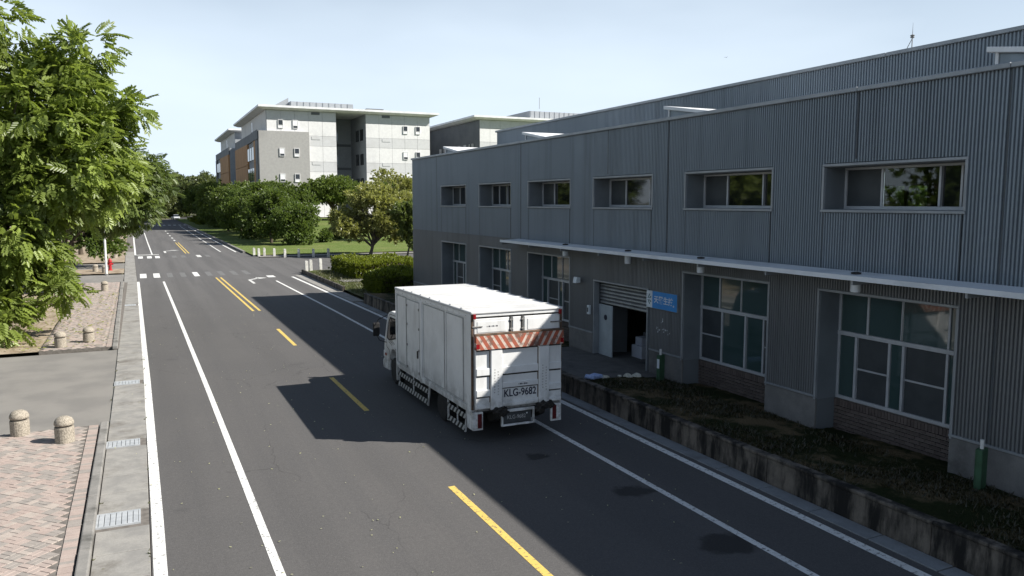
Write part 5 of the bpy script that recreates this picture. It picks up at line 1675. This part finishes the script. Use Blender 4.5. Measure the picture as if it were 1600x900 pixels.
# ---- wide umbrella tree on the lawn, with a second crown behind it
def umbrella_tree(x, y, w, h, label, seed, mat):
    rng = np.random.default_rng(seed)
    z = lawn_z(x, y)
    bl = []
    for i in range(11):
        a = 2*math.pi*i/11; rr = w*rng.uniform(.25, .66)
        bl.append(((x+math.cos(a)*rr, y+math.sin(a)*rr*.8, z+h*rng.uniform(.55, .78)), (w*.34, w*.32, h*.16)))
    bl.append(((x, y, z+h*.86), (w*.5, w*.45, h*.12)))
    return make_tree('umbrella_tree', (x, y, z), bl, (x, y, z+h*.7), .28, 9000, TUFT, 1.25, mat, MT['bark'], label, clump=.7, per=9, seed=seed, shell=.5, nlimb=26, fork=.25)
umbrella_tree(29.8, 135, 7.0, 7.4, 'wide dark flat-topped tree on the lawn in front of the laboratory', 71, MT['leafC'])
umbrella_tree(43, 142, 6.5, 7.2, 'second flat-topped tree partly behind the pale spreading tree', 72, MT['leafC'])
make_tree('thin_tree', (29.5, 98, .6), [((28.0, 98, 8.6), (1.7, 1.5, .6)), ((30.2, 98, 7.8), (1.6, 1.5, .8)), ((31.5, 98, 7.0), (1.5, 1.5, 1.0)), ((30.8, 98, 5.2), (2.0, 1.8, 1.6))],
          (29.6, 98, 7.4), .12, 1500, TUFT, 1.0, MT['leafP'], MT['bark_pale'], 'thin open tree rising behind the pale spreading tree', clump=.6, per=7, seed=75, shell=.4, nlimb=26)

# ---- pale yellow-green spreading tree at the side road
rngp = np.random.default_rng(81)
bl = []
for i in range(15):
    a = 2*math.pi*i/15+rngp.uniform(-.3, .3); rr = rngp.uniform(1.6, 3.6)
    bl.append(((20.9+math.cos(a)*rr, 75.6+math.sin(a)*rr*.8, rngp.uniform(2.9, 6.0)-.18*rr), (1.15, 1.1, .75)))
bl += [((18.6, 75.2, 2.5), (1.2, 1.1, .7)), ((21.8, 74.6, 2.3), (1.2, 1.1, .7)), ((17.0, 75.4, 3.0), (.9, .9, .5)), ((20.8, 75.5, 6.4), (1.7, 1.6, .75)), ((23.4, 75, 2.6), (1.5, 1.3, 1.3)), ((23.8, 74.6, 4.6), (1.3, 1.3, 1.2)), ((17.4, 75.8, 3.9), (1.0, 1.0, .6))]
make_tree('spreading_tree', (20.1, 75.4, .1), bl, (20.9, 75.6, 3.6), .17, 4600, ROSETTE, 1.1, MT['leafP'], MT['bark_pale'], 'pale yellow-green spreading tree with a crooked trunk beside the side road', clump=.5, per=5, seed=82, shell=.3, nlimb=70, droop=.15, fork=.2)
make_tree('spreading_tree', (22.4, 71.0, .1), [((23.2, 71.2, 3.0), (1.5, 1.3, 1.2)), ((22.6, 71, 4.3), (1.3, 1.2, .8)), ((23.6, 70.6, 1.6), (1.1, 1.0, .9))], (22.9, 71.2, 3.0), .10, 2600, ROSETTE, .95, MT['leafB'], MT['bark_pale'],
          'darker leaning small tree at the right of the pale tree, by the factory corner', clump=.4, per=6, seed=83, shell=.35, nlimb=26, droop=.1)

# ---- clipped hedges beyond the factory
def hedge(loc, sx, sy, h, n, label, seed, name='clipped_hedge', round_=.0):
    rng = np.random.default_rng(seed)
    root = empty(name, loc, 0, label, 'hedge', 'clipped hedges at the side road corner')
    core = MB().box(-sx/2+.18, sx/2-.18, -sy/2+.18, sy/2-.18, 0, h-.2).build('stems', MT['bark'], root, bevel=.1)
    u = rng.random((n, 3))
    P = (u-.5)*np.array([sx, sy, 0])+np.array([0, 0, 1])*(u[:, 2:3]*h)
    f = rng.choice(5, n, p=[.15, .15, .15, .15, .40])
    P[f == 0, 0] = -sx/2; P[f == 1, 0] = sx/2; P[f == 2, 1] = -sy/2; P[f == 3, 1] = sy/2; P[f == 4, 2] = h
    if round_:
        e = np.maximum(np.abs(P[:, 0])/(sx/2), np.abs(P[:, 1])/(sy/2))
        P[:, 2] *= 1-round_*np.clip(e-.45, 0, 1)**1.4
        P[:, :2] *= (1-round_*.35*np.clip(P[:, 2:3]/h-.5, 0, 1))
    wob = .16*np.sin(P[:, 0]*2.1+1)*np.sin(P[:, 1]*1.7)+.05*np.sin(P[:, 0]*6)*np.sin(P[:, 1]*5)
    P[:, 2] += wob*(P[:, 2]/h)
    P += rng.normal(scale=.05, size=P.shape)
    D = P/np.array([sx, sy, h])*1.2; D[:, 2] += .35; D += rng.normal(scale=.5, size=D.shape)
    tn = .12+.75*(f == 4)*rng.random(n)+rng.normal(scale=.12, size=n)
    link('foliage', scatter(TUFT, P, D, .55*rng.uniform(.7, 1.3, n), tn, MT['leafH'], 'foliage', rng=rng), root)
    return root
hedge((15.2, 55.6, .1), 4.6, 7.2, .98, 5200, 'long clipped hedge with a sunlit yellow-green top on the street corner', 91)
hedge((13.3, 43.7, .1), 3.0, 3.8, 1.15, 3600, 'rounded dark hedge at the end of the factory, in its shadow', 92, round_=.35)

# ---- spiky variegated plant
ag = empty('agave_plant', (15.9, 49.0, .1), 0, 'spiky pale-striped agave plant beside the factory corner', 'plant')
for i in range(26):
    a = i*2.399; e = .25+1.15*(i/26); L_ = random.uniform(.85, 1.15)
    pts = []
    for t in (0, .35, .7, 1.0):
        rr = L_*t*math.cos(e)*1.0; zz = L_*t*math.sin(e)-.18*t*t
        pts.append((math.cos(a)*rr, math.sin(a)*rr, zz+.05))
    b = MB(); wv = (.05, .065, .045, .004)
    side_v = Vector((-math.sin(a), math.cos(a), 0))
    vv = []
    for p, w in zip(pts, wv):
        q = Vector(p); vv += [tuple(q-side_v*w), tuple(q+Vector((0, 0, -.02))), tuple(q+side_v*w)]
    ff = []
    for k in range(3):
        ff += [(3*k, 3*k+1, 3*k+4, 3*k+3), (3*k+1, 3*k+2, 3*k+5, 3*k+4)]
    me = b.add(vv, ff).mesh('leaf', MT['agave'])
    at = me.attributes.new('tone', 'FLOAT', 'POINT'); at.data.foreach_set('value', [random.uniform(.2, 1)]*len(me.vertices))
    link('leaf', me, ag)

# ---- grass blades
def blades(name, n, fn, h, label, seed, mat):
    rng = np.random.default_rng(seed)
    P = fn(rng, n)
    a = rng.uniform(0, 6.28, n); w = rng.uniform(.008, .016, n); hh = h*rng.uniform(.4, 1.2, n)
    lean = rng.normal(scale=.5, size=(n, 2))*hh[:, None]
    s = np.stack([np.cos(a)*w, np.sin(a)*w, np.zeros(n)], 1)
    top = P+np.stack([lean[:, 0], lean[:, 1], hh], 1)
    V = np.stack([P-s, P+s, top+s*.25, top-s*.25], 1).reshape(-1, 3)
    Q = np.arange(n*4).reshape(-1, 4)
    me = mesh_np(name, V, Q, np.repeat(np.clip(rng.normal(.4, .3, n), 0, 1), 4), mat)
    o = link(name, me); tag(o, label, 'grass', None, 'stuff')
def bed_pts(rng, n):
    x = rng.uniform(10.6, 13.25, n); y = rng.uniform(4, 18.2, n)
    keep = np.sin(x*2.1+1)*np.sin(y*.9)+.6*np.sin(y*2.3+x)+rng.normal(scale=.35, size=n) > -.1
    x, y = x[keep], y[keep]
    x = np.resize(x, n)+rng.normal(scale=.01, size=n); y = np.resize(y, n)
    t = (x-10.55)/2.8
    return np.stack([x, y, .455-.20*t+.03*np.sin(y*1.1)*np.sin(x*2.2)-.02], 1)
blades('bed_grass_blades', 17000, bed_pts, .08, 'short patchy grass growing on the bed beside the factory', 101, MT['blade_dark'])
def corner_pts(rng, n):
    x = rng.uniform(10.9, 13.5, n); y = rng.uniform(41.4, 59, n)
    return np.stack([x, y, np.full(n, .09)], 1)
blades('corner_grass_blades', 6000, corner_pts, .16, 'rough grass on the street corner plot before the hedge', 102, MT['blade'])
def wall_foot(rng, n):
    x = np.where(rng.random(n) < .5, rng.normal(-.075, .02, n), rng.normal(-.86, .03, n)); y = rng.uniform(11, 30, n)
    k = np.sin(y*3.1)+np.sin(y*7.7) > .9
    y = np.resize(y[k], n); x = np.resize(x[k], n)
    return np.stack([x, y, np.full(n, .0)], 1)
blades('gutter_weeds', 220, wall_foot, .035, 'thin weeds growing in the joints of the left gutter', 103, MT['blade'])

# ---- fallen leaves and specks on the soil and the road
def litter_pts(name, n, fn, label, seed, mat, s=.05):
    rng = np.random.default_rng(seed); P = fn(rng, n)
    a = rng.uniform(0, 6.28, n); l = s*rng.uniform(.5, 1.3, n)
    d = np.stack([np.cos(a)*l, np.sin(a)*l, rng.normal(scale=.2, size=n)*l], 1); e = np.stack([-np.sin(a)*l*.5, np.cos(a)*l*.5, np.abs(rng.normal(scale=.3, size=n))*l], 1)
    V = np.stack([P-d, P-e, P+d, P+e], 1).reshape(-1, 3); V[:, 2] = np.maximum(V[:, 2], P.repeat(4, 0)[:, 2])
    o = link(name, mesh_np(name, V, np.arange(n*4).reshape(-1, 4), rng.random(n*4), mat)); tag(o, label, 'leaves', None, 'stuff')
litter_pts('fallen_leaves', 1500, lambda r, n: np.stack([r.uniform(-7, -1.2, n), r.uniform(31.5, 50, n), np.full(n, .135)], 1), 'dry fallen leaves scattered over the soil and far paving', 111, MT['leafP'], .07)
litter_pts('road_specks', 420, lambda r, n: np.stack([r.uniform(-.8, 9.9, n), r.uniform(8, 40, n), np.full(n, .014)], 1), 'pale leaf bits and grit scattered over the road', 112, MT['agave'], .022)

# ---- overhead cable and a bird
cb = MB(); pts = []
for t in np.linspace(0, 1, 14):
    pts.append((-16+14.2*t, 38-2*t, 11.3-.45*math.sin(math.pi*t)+.15*t))
tag(cb.tube(pts, .02, 6).build('overhead_cable', MT['seam']), 'thin overhead cable running into the top of the left tree', 'cable')
bd = empty('bird', (33.3, 40, 14.1), .4, 'tiny dark bird flying in the sky above the factory', 'bird')
bd.scale = (.45, .45, .45)
MB().prism([(-.13, 0), (-.04, .035), (.08, .03), (.15, .0), (.06, -.03), (-.05, -.03)], 1, -.03, .03).build('body', MT['bird'], bd, bevel=.012)
for s in (-1, 1):
    MB().add([(-.05, s*.03, .01), (.06, s*.03, .01), (.02, s*.20, .07), (-.06, s*.34, .03)], [(0, 1, 2, 3)]).build('wing', MT['bird'], bd)
